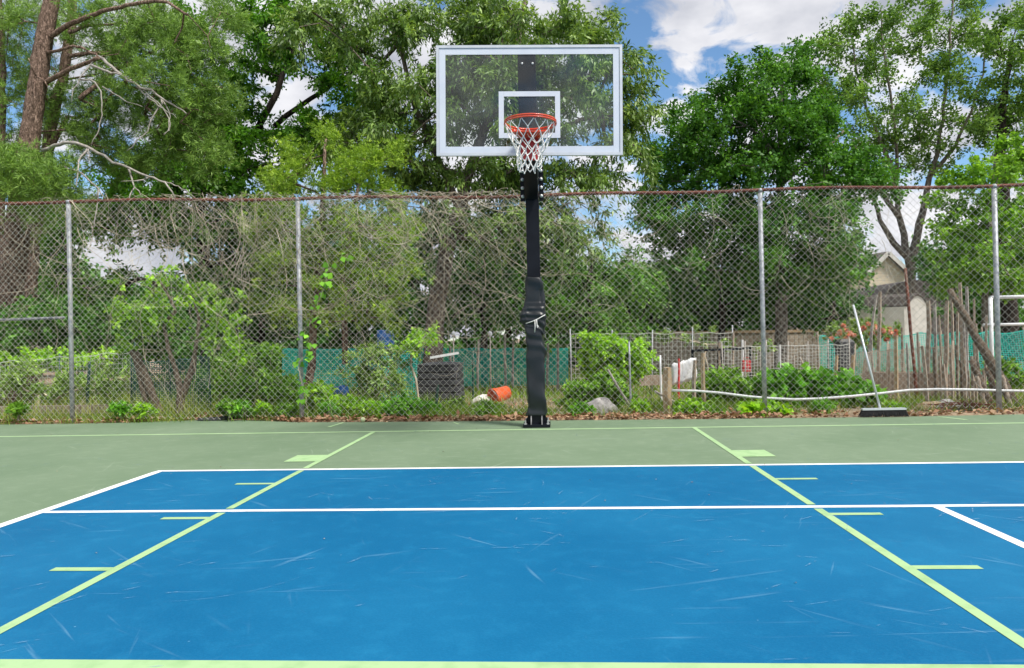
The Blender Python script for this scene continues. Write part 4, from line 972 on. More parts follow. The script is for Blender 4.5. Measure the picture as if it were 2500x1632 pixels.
def rubble():
    rng = np.random.default_rng(14); m = MB()
    for i in range(3):
        c = at((2275, 2330, 2310)[i], (1003, 1008, 996)[i], (1.6, 1.5, 2.0)[i]); c[2] = float(gz(c[1])) + .02; o = MB(); rings = []
        sx = (.22, .26, .16)[i]
        for v in np.linspace(-.3 * math.pi, .5 * math.pi, 7): rings.append([(c[0] + sx * math.cos(v) * math.cos(u) * (1 + rng.normal(0, .05)), c[1] + .13 * math.cos(v) * math.sin(u), c[2] + .09 * math.sin(v) * (1 + rng.normal(0, .1))) for u in np.linspace(0, 2 * math.pi, 12, endpoint=False)])
        o.rings(rings); tag(o.build('flat_stone', M_ROCK if i else M_TAN), ('flat tan stone by the grey stake right of the broom', 'low grey brown stone at the foot of the picket row', 'small stone half buried behind the picket row')[i], 'stone', 'stones right of the broom')
    tw = MB()
    for _ in range(40):
        p = at(rng.uniform(2300, 2400), rng.uniform(1004, 1014), 1.35); p[2] = .03 + .06 * rng.random(); d = rng.normal(size=3) * (.14, .05, .03); tw.tube([p - d, p + rng.normal(size=3) * .01, p + d], .004, 4, cap=False)
    tag(tw.build('twig_heap', M_RUST), 'small heap of reddish twigs at the foot of the pickets', 'twigs', kind='stuff')
rubble()

# ------------------------------------------------------------------ buildings
def house():
    Y = 34.0; pk = at(2163, 618, Y); l = at(2098, 668, Y); r_ = at(2208, 662, Y); g = float(gz(Y)); cx = pk[0]; hw = (r_[0] - pk[0]); ez = r_[2]; D = 9.0
    h = thing('house', 'cream clapboard house gable with dark roof beyond the garden', 'house', (cx, Y, g))
    w = MB(); V = [(cx - hw, Y, g), (cx + hw, Y, g), (cx + hw, Y, ez), (cx, Y, pk[2]), (cx - hw, Y, ez)]; W_ = [(x - D * .3, y + D, z) for x, y, z in V]
    w.add(V + W_, [(0, 1, 2, 3, 4), (9, 8, 7, 6, 5), (0, 5, 6, 1), (1, 6, 7, 2), (0, 4, 9, 5)]); w.build('wall', M_SIDING, h)
    rf = MB()
    for s in (-1, 1):
        d = np.array((s * hw, 0, ez - pk[2])); a = np.array((cx, Y - .25, pk[2] + .06)); e = a + d * 1.15; b = np.array((-D * .3, D + .5, 0)); q = [a, e, e + b, a + b]; lo = [p - (0, 0, .14) for p in q]
        rf.add(q + lo, [(0, 1, 2, 3), (7, 6, 5, 4), (0, 4, 5, 1), (1, 5, 6, 2), (2, 6, 7, 3), (3, 7, 4, 0)])
    rf.build('roof', M_ROOF, h)
    tr = MB()
    for s in (-1, 1): tr.bar(np.array((cx, Y - .32, pk[2] - .03)), np.array((cx + s * hw * 1.12, Y - .32, ez - .10 + .02)), .22, .06)
    tr.build('rake_trim', M_SIDING_TRIM, h)
    # a lower wing whose dark roof runs left
    q = at(2010, 690, Y + 6); wl = MB(); z1 = ez - .2
    wl.box((cx - hw - 1.6, Y + 5, (g + z1) / 2), (2.2, 6, z1 - g)); wl.build('wing', M_SIDING, h)
    rr = MB(); a = (cx - hw - 2.9, Y + 1.8, z1 - .1); rr.add([(a[0], a[1], a[2]), (cx - hw - .3, a[1], a[2]), (cx - hw - .3, a[1] + 3.2, pk[2] - .05), (a[0], a[1] + 3.2, pk[2] - .05), (a[0], a[1], a[2] - .15), (cx - hw - .3, a[1], a[2] - .15), (cx - hw - .3, a[1] + 3.2, pk[2] - .2), (a[0], a[1] + 3.2, pk[2] - .2)], [(0, 1, 2, 3), (7, 6, 5, 4), (0, 4, 5, 1), (1, 5, 6, 2), (2, 6, 7, 3), (3, 7, 4, 0)])
    rr.build('wing_roof', M_ROOF, h)
house()
def shed():
    Y = 17.0; g = float(gz(Y)); pk = at(2236, 720, Y); l = at(2204, 790, Y); r_ = at(2266, 748, Y); bt = at(2235, 800, Y)[2]
    h = thing('garden_shed', 'small shed with pale gambrel end and dark weathered roof', 'shed', (pk[0], Y, g)); hw = r_[0] - pk[0]
    V = [(pk[0] - hw, Y, g), (pk[0] + hw, Y, g), (pk[0] + hw, Y, r_[2]), (pk[0] + hw * .45, Y, pk[2] - .1), (pk[0], Y, pk[2]), (pk[0] - hw * .45, Y, pk[2] - .1), (pk[0] - hw, Y, r_[2])]
    D = 1.7; ux = np.array((-1.0, .55, 0)); W_ = [np.array(v) + ux * D for v in V]
    m = MB(); m.add(V + W_, [tuple(range(7)), tuple(range(13, 6, -1)), (0, 7, 8, 1), (1, 8, 9, 2), (0, 6, 13, 7)]); m.build('wall', M_SIDING_TRIM, h)
    rf = MB()
    for i in (2, 3, 4, 5):
        a, b = np.array(V[i]), np.array(V[i + 1]); u = (0, 0, .05); q = [a + u - ux * .08, b + u - ux * .08, b + ux * (D + .08) + u, a + ux * (D + .08) + u]; lo = [p - (0, 0, .045) for p in q]
        rf.add(q + lo, [(0, 1, 2, 3), (7, 6, 5, 4), (0, 4, 5, 1), (1, 5, 6, 2), (2, 6, 7, 3), (3, 7, 4, 0)])
    rf.build('roof', M_ROOF, h)
    # an arched dark store behind it
    Y2 = 22.0; c = at(2235, 800, Y2); hw2 = m_px(112, Y2); top = at(2235, 684, Y2)[2]; g2 = float(gz(Y2)); s = thing('arched_store', 'low dark arched roof store behind the pale shed', 'store', (c[0], Y2, g2)); rr = []
    for y in (0, 5):
        rr.append([(c[0] + hw2 * math.cos(t), Y2 + y, g2 + 1.2 + (top - g2 - 1.2) * math.sin(t)) for t in np.linspace(0, math.pi, 16)] + [(c[0] - hw2, Y2 + y, g2), (c[0] + hw2, Y2 + y, g2)])
    MB().rings(rr, smooth=False).build('roof', M_ROOF, s)
shed()
def plank_wall():
    Y = 19.0; g = float(gz(Y)); a, b = at(1590, 812, Y), at(2060, 806, Y); r = thing('plank_fence', 'low weathered plank fence across the far end of the garden', 'fence', ((a[0] + b[0]) / 2, Y, g)); m = MB()
    n = int((b[0] - a[0]) / .16)
    for i in range(n):
        x = a[0] + (i + .5) * (b[0] - a[0]) / n; z = a[2] + (b[2] - a[2]) * i / n; m.box((x, Y, (g + z) / 2 + RNG.normal(0, .008)), (.148, .03, z - g))
    m.build('planks', M_WALL, r)
    MB().bar((a[0], Y - .035, a[2] - .02), (b[0], Y - .035, b[2] - .02), .10, .035).build('cap_rail', M_TAN, r)
plank_wall()
def far_shed():
    Y = 26.0; g = float(gz(Y)); a, b = at(1690, 770, Y), at(1800, 770, Y); top = a[2]; r = thing('white_store', 'small white sided lean to store under the dark trees', 'store', ((a[0] + b[0]) / 2, Y, g))
    MB().box(((a[0] + b[0]) / 2, Y + 1, (g + top) / 2), (b[0] - a[0], 2, top - g)).build('wall', M_SIDING_TRIM, r)
    MB().box(((a[0] + b[0]) / 2, Y + .9, top + .12), (b[0] - a[0] + .6, 2.6, .16), np.array([[1, 0, 0], [0, .99, .1], [0, -.1, .99]])).build('roof', M_ROOF, r)
    for k in range(4): MB().bar((a[0] + .9 + k * .28, Y - .06, g), (a[0] + .9 + k * .28, Y - .06, top - .05), .09, .05).build('post', M_BIN, r)
far_shed()

# ================================================================== TREES
# --- old pines at the left
def pine():
    Y = 8.0; rng = np.random.default_rng(31); s = lambda L_: [(x / 2.877, y / 2.877) + tuple(r) for x, y, *r in L_]
    tr = s([(385, -260), (365, 0), (335, 130), (312, 270), (288, 400), (272, 560), (248, 700), (228, 850), (205, 1000), (190, 1100)])[::-1]
    tr = [(2, 980), (8, 900), (20, 740), (34, 620), (48, 520)] + tr
    rs = [38, 36, 33, 30, 28, 26] + [23, 22, 22, 21, 20, 20, 19, 18, 17]
    P, R = px_path(tr, Y, rs); P[0][2] = float(gz(Y)) - .1
    r = thing('pine_tree', 'large old pine with thick red brown trunk at the left edge', 'tree', (P[0][0], Y, float(gz(Y))))
    P, R = resample(P, R, .12); m = MB().tube(P, R, 18, jag=.045)
    def limb(L_, r0, r1, off0=0.0, off1=0.0, mb=None):
        q = s(L_); n = len(q); pts = [(x, y, off0 + (off1 - off0) * i / (n - 1)) for i, (x, y) in enumerate(q)]; P, R = px_path(pts, Y, [r0, r1]); P, R = resample(P, R, .14); P = wobble(P, .012, rng); (mb or m).tube(P, R, 7, jag=.03); return P
    nodes = []
    for L_, a, b, o in (([(330, 280), (420, 215), (500, 165), (600, 125), (700, 90), (900, 35), (1080, 5), (1180, 20), (1320, 105)], 7, 3, -1.2),
                        ([(320, 380), (440, 345), (520, 325), (600, 345), (690, 400)], 4, 2.5, -.8), ([(310, 590), (380, 550), (470, 490), (600, 450), (690, 405)], 6.5, 4.5, -1.0),
                        ([(560, 700), (690, 590), (840, 480), (960, 420), (1060, 380), (1160, 300)], 6.5, 3.5, 1.0), ([(470, 400), (600, 375), (740, 375), (900, 355), (1100, 380), (1360, 350)], 5.5, 2, .8), ([(480, 230), (600, 185), (760, 175), (950, 155)], 5, 2.5, .6)):
        nodes.append((limb(L_, a, b, 0, o), None))
    for L_ in ([(255, 540), (225, 480), (200, 410)], [(250, 560), (235, 620), (250, 690), (235, 770)], [(250, 540), (300, 560), (335, 610)]): limb(L_, 2.2, 1, -.25, -.4)
    for G_ in ([([(690, 400), (760, 450), (820, 500), (930, 575), (1050, 640), (1130, 690), (1240, 755), (1310, 800)], 5, 2), ([(1130, 690), (1140, 735), (1090, 785), (1060, 850), (1045, 910), (960, 1000), (890, 1060)], 3, 1.2), ([(960, 610), (1060, 700), (1150, 770), (1200, 830), (1180, 920), (1150, 940)], 2.2, .8), ([(1130, 690), (1190, 790), (1190, 900), (1150, 950)], 2.2, .8), ([(1000, 620), (1100, 720), (1240, 830)], 1.8, .6), ([(640, 460), (740, 500), (830, 520), (930, 580)], 3.5, 2.4)],
               [([(690, 405), (620, 470), (590, 520), (560, 560), (515, 630), (500, 720)], 2.8, 1), ([(560, 560), (640, 560), (690, 600), (715, 680), (715, 780), (690, 900), (640, 1030)], 2.6, 1.3), ([(720, 610), (800, 660), (900, 720), (1000, 750)], 2, 1)],
               [([(300, 1060), (370, 1030), (430, 1012), (490, 1000), (560, 1012), (620, 1035), (690, 1075), (760, 1120), (830, 1152), (900, 1180), (1050, 1245), (1150, 1275), (1190, 1330), (1230, 1390)], 6, 2.2), ([(900, 1180), (925, 1260), (945, 1320), (990, 1375)], 3, 1.2), ([(945, 1320), (920, 1360), (910, 1395)], 2, 1), ([(1050, 1245), (985, 1275), (920, 1270), (850, 1275)], 2.2, .7), ([(620, 1035), (555, 1110), (548, 1200), (535, 1310)], 3.2, 1.5), ([(1150, 1275), (1280, 1320), (1370, 1390)], 2, .8), ([(625, 1040), (628, 1100), (632, 1150)], 1.6, .6)],
               [([(410, 1165), (520, 1195), (600, 1240), (650, 1290), (690, 1320), (740, 1395)], 3.4, 1.6), ([(690, 1320), (680, 1450), (660, 1600)], 2, 1.5)]):
        mb = MB()
        for k, (L_, a, b) in enumerate(G_): limb(L_, a * .82, b * .75, -.9 if k == 0 else -1.0, -1.2 - .1 * k, mb)
        mb.build('dead_branch', M_DEAD, r, 'bare grey dead branch without needles')
    blobs = [(300, 120, 70, 60, .5), (400, 90, 90, 60, .3), (480, 130, 80, 60, 0), (380, 190, 110, 50, -.3), (430, 280, 90, 55, .2), (520, 230, 60, 60, .4), (250, 240, 60, 40, .6), (320, 395, 110, 40, .8), (440, 345, 90, 55, .5), (210, 330, 60, 60, 1.0), (60, 430, 110, 50, -1.0, 1.5), (30, 60, 60, 60, 1, .6), (40, 190, 45, 60, 1.4, .7), (170, 60, 60, 50, .8, .6), (240, 30, 70, 40, .5, .7), (120, 250, 40, 60, 1.5, .7), (500, 380, 60, 40, .4), (20, 350, 50, 40, 1, .8), (560, 60, 60, 50, .3, .8), (120, 480, 90, 40, -.8, 1.2)]
    tips = blob_tips(blobs, Y, 1.3, rng, 6.5); P0, R0 = P, R
    polys, dirs = skeleton([(P0[len(P0) // 3:], R0[len(P0) // 3:])] + [(q, None) for q, _ in nodes], tips, rng, .5, .06, .0055, 0.0)
    for q, rr in polys: m.tube(q, np.minimum(rr, .03), 4, cap=False)
    m.build('trunk', M_PINEBARK, r)
    Q, t = needle_tufts(tips, dirs, rng, twigs=6, per=6, blades=9, tl=.48, size=.13, width=.0145, up=.25)
    quads_obj('crown', Q, t, M_NEEDLE, r)
pine()
s_ = lambda L_: [(x / 2.877, y / 2.877) for x, y in L_]
NEED = dict(twigs=5, per=5, blades=9, tl=.55, size=.14, width=.012, up=.3)
grow_tree('pine_tree', 'slimmer second pine with pinkish trunk just right of the thick pine', 'tree', 9.6, [([(70, 950), (72, 760), (80, 590), (92, 470)] + s_([(340, 980), (375, 800), (430, 600), (462, 400), (497, 250), (515, 0), (520, -200)]), [19, 17, 16, 14, 13, 13, 12, 12, 11, 10, 9]), ([(112, 395), (140, 330), (165, 285)], [7, 6, 5])],
          [(150, 60, 70, 50), (90, 160, 50, 60), (230, 150, 60, 50), (180, 250, 70, 50), (100, 330, 60, 50), (290, 280, 70, 60), (340, 60, 70, 50), (60, 560, 70, 50), (150, 500, 80, 40)], 1.4, 5.0, M_NEEDLE, M_PINEBARK, 32, needles=NEED, r_tip=.006, first=.3)
grow_tree('pine_tree', 'partly cut off thin reddish pine trunk at the far left border', 'tree', 8.6, [([(-8, 950), (-4, 600), (2, 420), (6, 300), (5, 180), (0, 20), (-6, -100)], [11, 10, 9, 8, 8, 7, 6])],
          [(0, 120, 50, 60), (20, 260, 40, 50), (-40, 380, 60, 60), (40, 40, 60, 40)], 1.2, 5.0, M_NEEDLE, M_PINEBARK, 33, needles=NEED, r_tip=.006, first=.4)

# --- leafy bright green tree with dark forked trunk
LOC = dict(twigs=8, per=21, tl=.66, size=.145, width=.072, droop=.35, sag=.25, up=.1)
grow_tree('leafy_tree', 'bright green tree with dark forked trunk between pines and hoop', 'tree', 13.0,
          [([(503, 860), (500, 760), (497, 660), (492, 560), (488, 470), (500, 420), (540, 370), (600, 335)], [13, 14, 15, 15, 14, 13, 11, 9]),
           (s_([(60 + 1726, 970), (150 + 1726, 790), (220 + 1726, 640), (262 + 1726, 500), (330 + 1726, 350), (400 + 1726, 200), (480 + 1726, 150)]), [9, 8, 7.5, 7, 6, 5, 3]),
           (s_([(200 + 1726, 890), (300 + 1726, 805), (400 + 1726, 730), (560 + 1726, 630), (700 + 1726, 530), (800 + 1726, 480), (950 + 1726, 455)]), [7, 6.5, 6, 5, 4, 3, 1.5]),
           ([(489, 480), (470, 400), (465, 300), (462, 180), (470, 60)], [12, 9, 8, 6, 4])],
          [(640, 50, 110, 50), (560, 330, 130, 70), (700, 340, 110, 60), (520, 420, 110, 60), (640, 440, 140, 36), (830, 170, 90, 60), (880, 260, 100, 60), (860, 120, 70, 30), (650, 160, 70, 70), (730, 60, 70, 60), (330, 450, 120, 40), (420, 480, 90, 40), (560, 210, 60, 60), (470, 300, 80, 50, 1), (420, 400, 80, 50, 1), (800, 330, 80, 50), (470, 60, 70, 50, 1, .7),
           (330, 525, 150, 45, 0, 1.9), (440, 560, 80, 45, 0, 1.6), (560, 560, 110, 60, 0, 1.5), (640, 640, 110, 60, 0, 1.4), (520, 690, 90, 70, 0, 1.3), (250, 700, 120, 36), (600, 520, 90, 40, 0, 1.4), (170, 545, 80, 50, 1, 1.7), (150, 640, 60, 50, 1, 1.3)], 1.9, 3.1, M_LOCUST, M_DARKBARK, 41, LOC, r_tip=.012)
# --- the big olive crowned tree behind the hoop
OAK = dict(twigs=8, per=18, tl=.58, size=.155, width=.048, droop=.95, sag=.45, up=.15, fold=.15)
grow_tree('oak_tree', 'big broad tree with drooping olive leaves spreading behind the backboard', 'tree', 10.0,
          [([(1056, 900), (1060, 830), (1066, 740), (1082, 660), (1102, 570), (1128, 480), (1152, 400), (1190, 300), (1235, 200), (1265, 100), (1285, -20)], [27, 24, 22, 20, 18, 15, 13, 11, 9, 7, 5]),
           ([(1120, 510), (1090, 430), (1050, 350), (1010, 250), (980, 130), (960, 20)], [10, 9, 8, 6.5, 5, 3]), ([(1150, 405), (1250, 370), (1340, 320), (1430, 290), (1520, 280)], [9, 8, 6, 5, 3])],
          [(770, 60, 100, 60), (900, 60, 110, 80), (990, 70, 60, 70), (910, 330, 110, 70), (1000, 220, 80, 80), (980, 380, 100, 70), (940, 200, 60, 60), (1110, 40, 110, 60), (1240, 40, 110, 70), (1350, 60, 100, 60), (1430, 110, 90, 70), (1530, 150, 50, 50), (1520, 270, 70, 70), (1440, 230, 80, 80), (1330, 200, 100, 90), (1200, 200, 110, 90), (1120, 180, 80, 90), (1100, 300, 100, 60),
           (1230, 320, 110, 60), (1370, 320, 80, 40, 0, .7), (1300, 430, 150, 40), (1140, 430, 130, 45), (1440, 430, 110, 40), (1020, 430, 80, 50), (1580, 260, 35, 45), (1540, 380, 45, 40), (1480, 350, 60, 30, 0, .6), (1190, 100, 100, 60), (1480, 60, 40, 40),
           (1310, 540, 120, 60), (1410, 570, 80, 60), (1200, 560, 80, 60, .6), (1060, 500, 90, 40)], 2.2, 3.3, M_OAK, M_BARK, 42, OAK, r_tip=.012)
# --- yellow green cedar
rngc = np.random.default_rng(51)
CED = dict(twigs=6, per=6, blades=9, tl=.36, size=.085, width=.016, up=.75, tint_mu=.5)
grow_tree('cedar_tree', 'yellow olive cedar behind the second fence post', 'tree', 6.4,
          [([(752, 960), (762, 860), (775, 700), (786, 540), (794, 420), (797, 320)], [11, 10, 9, 7, 5, 3]), ([(842, 890), (842, 820), (838, 700), (850, 560), (880, 440)], [7, 7, 6, 5, 3])],
          [(797, 350, 22, 50), (740, 400, 55, 40), (860, 410, 60, 45), (950, 400, 50, 50, 0, .8), (700, 450, 60, 35), (800, 455, 100, 40), (930, 460, 70, 35), (690, 540, 70, 50), (790, 550, 100, 60), (900, 560, 90, 60), (960, 580, 60, 50), (700, 650, 80, 60), (820, 670, 100, 60), (940, 670, 80, 60), (700, 760, 80, 40), (830, 770, 90, 40), (930, 770, 70, 40), (650, 600, 40, 60)], 1.1, 5.5, M_CEDAR, M_PINEBARK, 51, needles=CED, r_tip=.006, arch=-.05, step=.4, first=.1)
# --- dense maple right of the hoop
MAP = dict(twigs=8, per=24, tl=.75, size=.125, width=.08, droop=.35, sag=.2, up=.25)
grow_tree('maple_tree', 'dense dark green maple filling the gap right of the hoop', 'tree', 15.0,
          [([(1905, 900), (1908, 760), (1910, 600), (1906, 470), (1908, 400), (1900, 300), (1915, 170)], [15, 14, 12, 9, 7, 5, 3]), ([(1908, 420), (1880, 370), (1850, 330), (1790, 290)], [5, 4.5, 3.5, 2]), ([(1910, 450), (1990, 380), (2030, 350), (2060, 320)], [5, 4, 3.5, 2])],
          [(1700, 340, 80, 80), (1720, 250, 40, 30), (1790, 290, 80, 70), (1840, 230, 70, 60), (1910, 170, 60, 50), (1960, 160, 40, 50), (1930, 260, 80, 60), (1990, 310, 80, 60), (1640, 400, 60, 50), (1740, 420, 100, 50), (1860, 400, 110, 60), (1990, 420, 90, 50), (2100, 420, 70, 40), (2050, 370, 70, 40), (2150, 450, 40, 30),
           (1640, 500, 80, 50), (1760, 540, 110, 60), (1890, 540, 110, 60), (2020, 540, 100, 60), (1850, 640, 110, 50), (1980, 640, 110, 60), (2060, 620, 60, 40), (1660, 570, 60, 40, 0, .9), (1590, 520, 50, 40, 0, .7), (1620, 600, 60, 40, 0, .7), (1700, 620, 80, 50, 0, 1.0)], 2.1, 4.0, M_MAPLE, M_GREYBARK, 43, MAP, r_tip=.007)
# --- tall airy maples at the right
TALL = dict(twigs=8, per=17, tl=.85, size=.135, width=.085, droop=.3, sag=.15, up=.45)
grow_tree('tall_maple', 'tall airy maple with many slender upright stems at the right', 'tree', 20.0,
          [([(2222, 900), (2220, 760), (2226, 640), (2250, 530), (2270, 430), (2292, 360), (2312, 220), (2322, 60), (2330, -60)], [14, 12, 10.5, 8, 6, 4.5, 3.5, 2.5, 2]),
           ([(2222, 660), (2200, 540), (2180, 430), (2160, 370), (2130, 300), (2100, 220), (2080, 90)], [9, 7, 5.5, 4.5, 3.5, 2.5, 1.5]), ([(2190, 470), (2190, 380), (2180, 280), (2160, 150), (2150, 20)], [4.5, 4, 3, 2.5, 1.5]), ([(2270, 430), (2330, 360), (2370, 280), (2400, 180), (2410, 60)], [5, 4, 3, 2, 1.5]), ([(2200, 540), (2150, 470), (2110, 400), (2080, 340)], [6, 5, 4, 2]),
           ([(2225, 640), (2180, 590), (2150, 540), (2130, 480)], [8, 7, 5, 4])],
          [(2040, 110, 60, 60), (2060, 190, 70, 50), (2130, 70, 60, 60), (2200, 40, 50, 60), (2170, 150, 60, 60), (2270, 70, 60, 60), (2270, 170, 50, 70), (2340, 30, 60, 40), (2110, 250, 80, 50), (2230, 250, 60, 60), (2330, 170, 50, 70), (2180, 330, 80, 50), (2290, 320, 60, 50), (2030, 240, 40, 50), (2370, 90, 50, 70), (2090, 330, 60, 40), (2240, 400, 60, 40), (2360, 300, 50, 60), (2130, 400, 50, 40, 0, .7), (2300, 440, 60, 40, 0, .6)], 2.4, 2.9, M_TALL, M_GREYBARK, 44, TALL, r_tip=.007, first=.3)
grow_tree('broad_tree', 'darker broad tree crown at the top right corner', 'tree', 18.0, [([(2470, 900), (2462, 700), (2450, 500), (2440, 380), (2450, 240), (2470, 100)], [18, 17, 14, 11, 8, 4])],
          [(2450, 110, 60, 60), (2490, 180, 70, 80), (2440, 250, 60, 60), (2500, 300, 60, 60), (2420, 340, 50, 50), (2480, 60, 50, 40), (2470, 400, 60, 40)], 2.0, 3.0, M_TALL, M_DARKBARK, 45, TALL)
grow_tree('young_tree', 'bright yellow green young tree behind the right fence post', 'tree', 11.0, [([(2400, 930), (2404, 760), (2410, 600), (2420, 480), (2430, 380)], [8, 7, 6, 4, 2])],
          [(2360, 440, 70, 30), (2440, 410, 70, 40), (2500, 390, 50, 50), (2330, 560, 60, 60), (2420, 540, 90, 70), (2490, 560, 60, 80), (2350, 660, 60, 60), (2440, 650, 80, 60), (2490, 700, 60, 50), (2300, 500, 40, 40, 0, .7)], 1.2, 4.2, leafy('spring_green_leaf', (0.07, 0.15, 0.02), (0.13, 0.24, 0.035), (0.24, 0.35, 0.08), .4), M_GREYBARK, 46, dict(twigs=7, per=13, tl=.45, size=.11, width=.08, droop=.3, sag=.15, up=.3), r_tip=.008)
# --- evergreens and far trees that close the view
EV = dict(twigs=7, per=15, tl=.5, size=.13, width=.05, droop=.4, sag=.3, up=.2)
for i, (lab, Y, tx, ty, bl) in enumerate([
        ('mid green yew bush between the hoop pole and vine mound', 9.5, 1440, 640, [(1340, 640, 60, 60), (1420, 680, 90, 70), (1500, 690, 80, 70), (1380, 760, 90, 40), (1490, 770, 80, 30), (1570, 690, 40, 50)]),
        ('dark evergreen under the maple above the plank fence', 16.0, 1760, 640, [(1700, 690, 70, 50), (1790, 700, 90, 50), (1660, 740, 60, 40), (1880, 720, 90, 50), (1780, 620, 90, 40)]),
        ('dark evergreen spreading left of the cream house', 17.0, 2030, 600, [(1960, 720, 80, 50), (2040, 700, 60, 50), (2020, 770, 80, 30), (2080, 750, 50, 40)]),
        ('dark evergreen behind the leaning oak trunk', 13.5, 1180, 620, [(1130, 640, 80, 80), (1200, 700, 90, 80), (1100, 740, 80, 60), (1000, 760, 90, 50), (1230, 780, 70, 30)]),
        ('dark evergreen behind the cedar', 15.0, 640, 650, [(600, 740, 100, 60), (700, 740, 100, 60), (760, 640, 100, 80), (860, 700, 90, 70), (560, 800, 90, 30), (680, 820, 90, 30)]),
        ('dark evergreen beyond the pale shed at the right', 19.5, 2330, 620, [(2300, 640, 60, 60), (2370, 720, 70, 60), (2310, 740, 50, 40), (2450, 760, 60, 50)])]):
    grow_tree('evergreen_tree', lab, 'tree', Y, [([(tx, 860), (tx, 760), (tx + 4, ty)], [9, 7, 3])], bl, 1.5, 4.2, M_DARKLEAF if i else leafy('yew_leaf', (0.04, 0.10, 0.02), (0.075, 0.17, 0.03), (0.15, 0.25, 0.05), .3), M_DARKBARK, 60 + i, EV, group='evergreens behind the garden', r_tip=.01, first=.1)
FAR = dict(twigs=7, per=13, tl=1.1, size=.30, width=.18, droop=.3, sag=.2, up=.2)
for i, (lab, x, ytop, w, ybot) in enumerate([('far woodland tree showing between the pine trunks', 90, 560, 130, 800), ('far woodland tree seen low behind the left bay of fence', 320, 690, 150, 810), ('far woodland tree seen behind the forked dark trunk', 560, 620, 130, 810),
                                              ('far woodland tree hidden behind the cedar', 820, 600, 140, 820), ('far woodland tree behind the hoop pole', 1240, 600, 160, 820), ('far woodland tree in the pale gap right of the hoop', 1600, 690, 130, 815),
                                              ('far woodland tree behind the maple trunk', 1880, 640, 150, 810), ('far woodland tree right of the cream house', 2420, 560, 130, 800)]):
    grow_tree('far_tree', lab, 'tree', 30.0 + 2 * (i % 3), [([(x, 860), (x, (ytop + ybot) / 2), (x + 3, ytop + 20)], [8, 6, 3])],
              [(x, ytop + 40, w * .6, 45), (x - w * .4, (ytop + ybot) / 2, w * .6, (ybot - ytop) * .35), (x + w * .4, (ytop + ybot) / 2 - 10, w * .6, (ybot - ytop) * .35), (x, ybot - 30, w, 40)], 2.5, 2.6, M_DARKLEAF if i % 2 else M_MAPLE, M_DARKBARK, 80 + i, FAR, group='far trees closing the view', r_tip=.014, first=.2)
WOOD = dict(twigs=6, per=12, tl=.9, size=.26, width=.16, droop=.3, sag=.2, up=.2)
for i, (lab, x0, x1, yt) in enumerate([('dark wood edge behind the pines at the far left', -150, 260, 660), ('dark wood edge behind the forked tree', 240, 660, 690), ('dark wood edge behind the cedar and barrel', 640, 1000, 570), ('dark wood edge behind the oak trunk and hoop pole', 980, 1330, 520), ('dark wood edge behind the yew and vine mound', 1310, 1660, 670), ('dark wood edge behind the plank fence', 1640, 2060, 640), ('dark wood edge behind the right stakes', 2270, 2620, 600)]):
    n = 4; bl = []
    for k in range(n):
        x = x0 + (x1 - x0) * (k + .5) / n; bl += [(x, yt + 40 + 15 * math.sin(k * 2.3 + i), (x1 - x0) / n * .75, 40), (x, (yt + 850) / 2 + 15, (x1 - x0) / n * .75, (850 - yt) / 2), (x, 860, (x1 - x0) / n * .8, 36, 0, 1.4)]
    plant('woodland_edge', lab, 'trees', bl, 24.0 + (i % 2), 1.2, 4.2, M_DARKLEAF, 160 + i, WOOD, M_DARKBARK, group='dark wood edge beyond the garden', r_tip=.012)
# --- hedge left
plant('hedge', 'dark green leafy hedge behind the left bay of the fence', 'hedge', [(-40, 790, 90, 45), (90, 775, 90, 40), (220, 780, 90, 45), (340, 790, 80, 50), (60, 840, 130, 40), (250, 850, 140, 40), (430, 800, 60, 50)], 6.5, .8, 6.5, M_MAPLE, 101, dict(twigs=6, per=13, tl=.34, size=.10, width=.065, droop=.3, sag=.2))

# ================================================================== SHRUBS AND LOW PLANTS
def sapling():
    Y = 1.95; rng = np.random.default_rng(71); r = thing('sapling', 'bright yellow green sapling sprouting from cut leaning trunks behind the fence', 'sapling', (at(400, 1010, Y)[0], Y, float(gz(Y))))
    def tr(L_, rs): P, R = px_path(L_, Y, rs); P, R = resample(P, R, .06); return P, R
    T = [tr([(392, 1014), (376, 975), (356, 925), (338, 885), (326, 855)], [10, 10, 11, 11, 10]), tr([(372, 1014), (352, 960), (338, 905), (330, 870)], [9, 8, 7, 6]),
         tr([(443, 1016), (440, 980), (455, 940), (470, 900), (478, 850), (486, 780), (474, 740)], [13, 11, 9, 8, 5, 4, 2]), tr([(440, 985), (440, 950), (428, 900), (410, 850), (400, 790), (430, 760), (410, 720), (392, 690)], [9, 8, 6, 5, 4, 4, 3, 2])]
    m = MB()
    for P, R in T: m.tube(P, R, 10, jag=.05)
    tips = blob_tips([(395, 700, 45, 50), (345, 780, 80, 55), (440, 765, 80, 60), (540, 800, 70, 60), (590, 850, 60, 60), (320, 835, 40, 24), (560, 740, 40, 40), (510, 720, 30, 30, 0, .6), (300, 740, 40, 50, 0, .5)], Y, .35, rng, 4.8)
    polys, dirs = skeleton(T, tips, rng, .15, .05, .0022, .3)
    for q, rr in polys: m.tube(q, rr, 4, cap=False)
    m.build('trunk', M_ROT, r); Q, t = twig_leaves(tips, dirs, rng, twigs=4, per=8, tl=.17, size=.062, width=.05, droop=.45, sag=.2, up=.2, tint_mu=.45); quads_obj('crown', Q, t, M_LIME, r)
sapling()
plant('vine_mound', 'rounded bright green vine mound right of the hoop pole', 'vine', [(1460, 850, 34, 34), (1500, 850, 40, 30), (1550, 870, 40, 36), (1470, 900, 40, 30), (1530, 905, 50, 26), (1440, 830, 16, 16), (1480, 875, 60, 30)], 5.0, .5, 38, M_LIME, 102, dict(twigs=5, per=12, tl=.17, size=.055, width=.045, droop=.5, sag=.3))
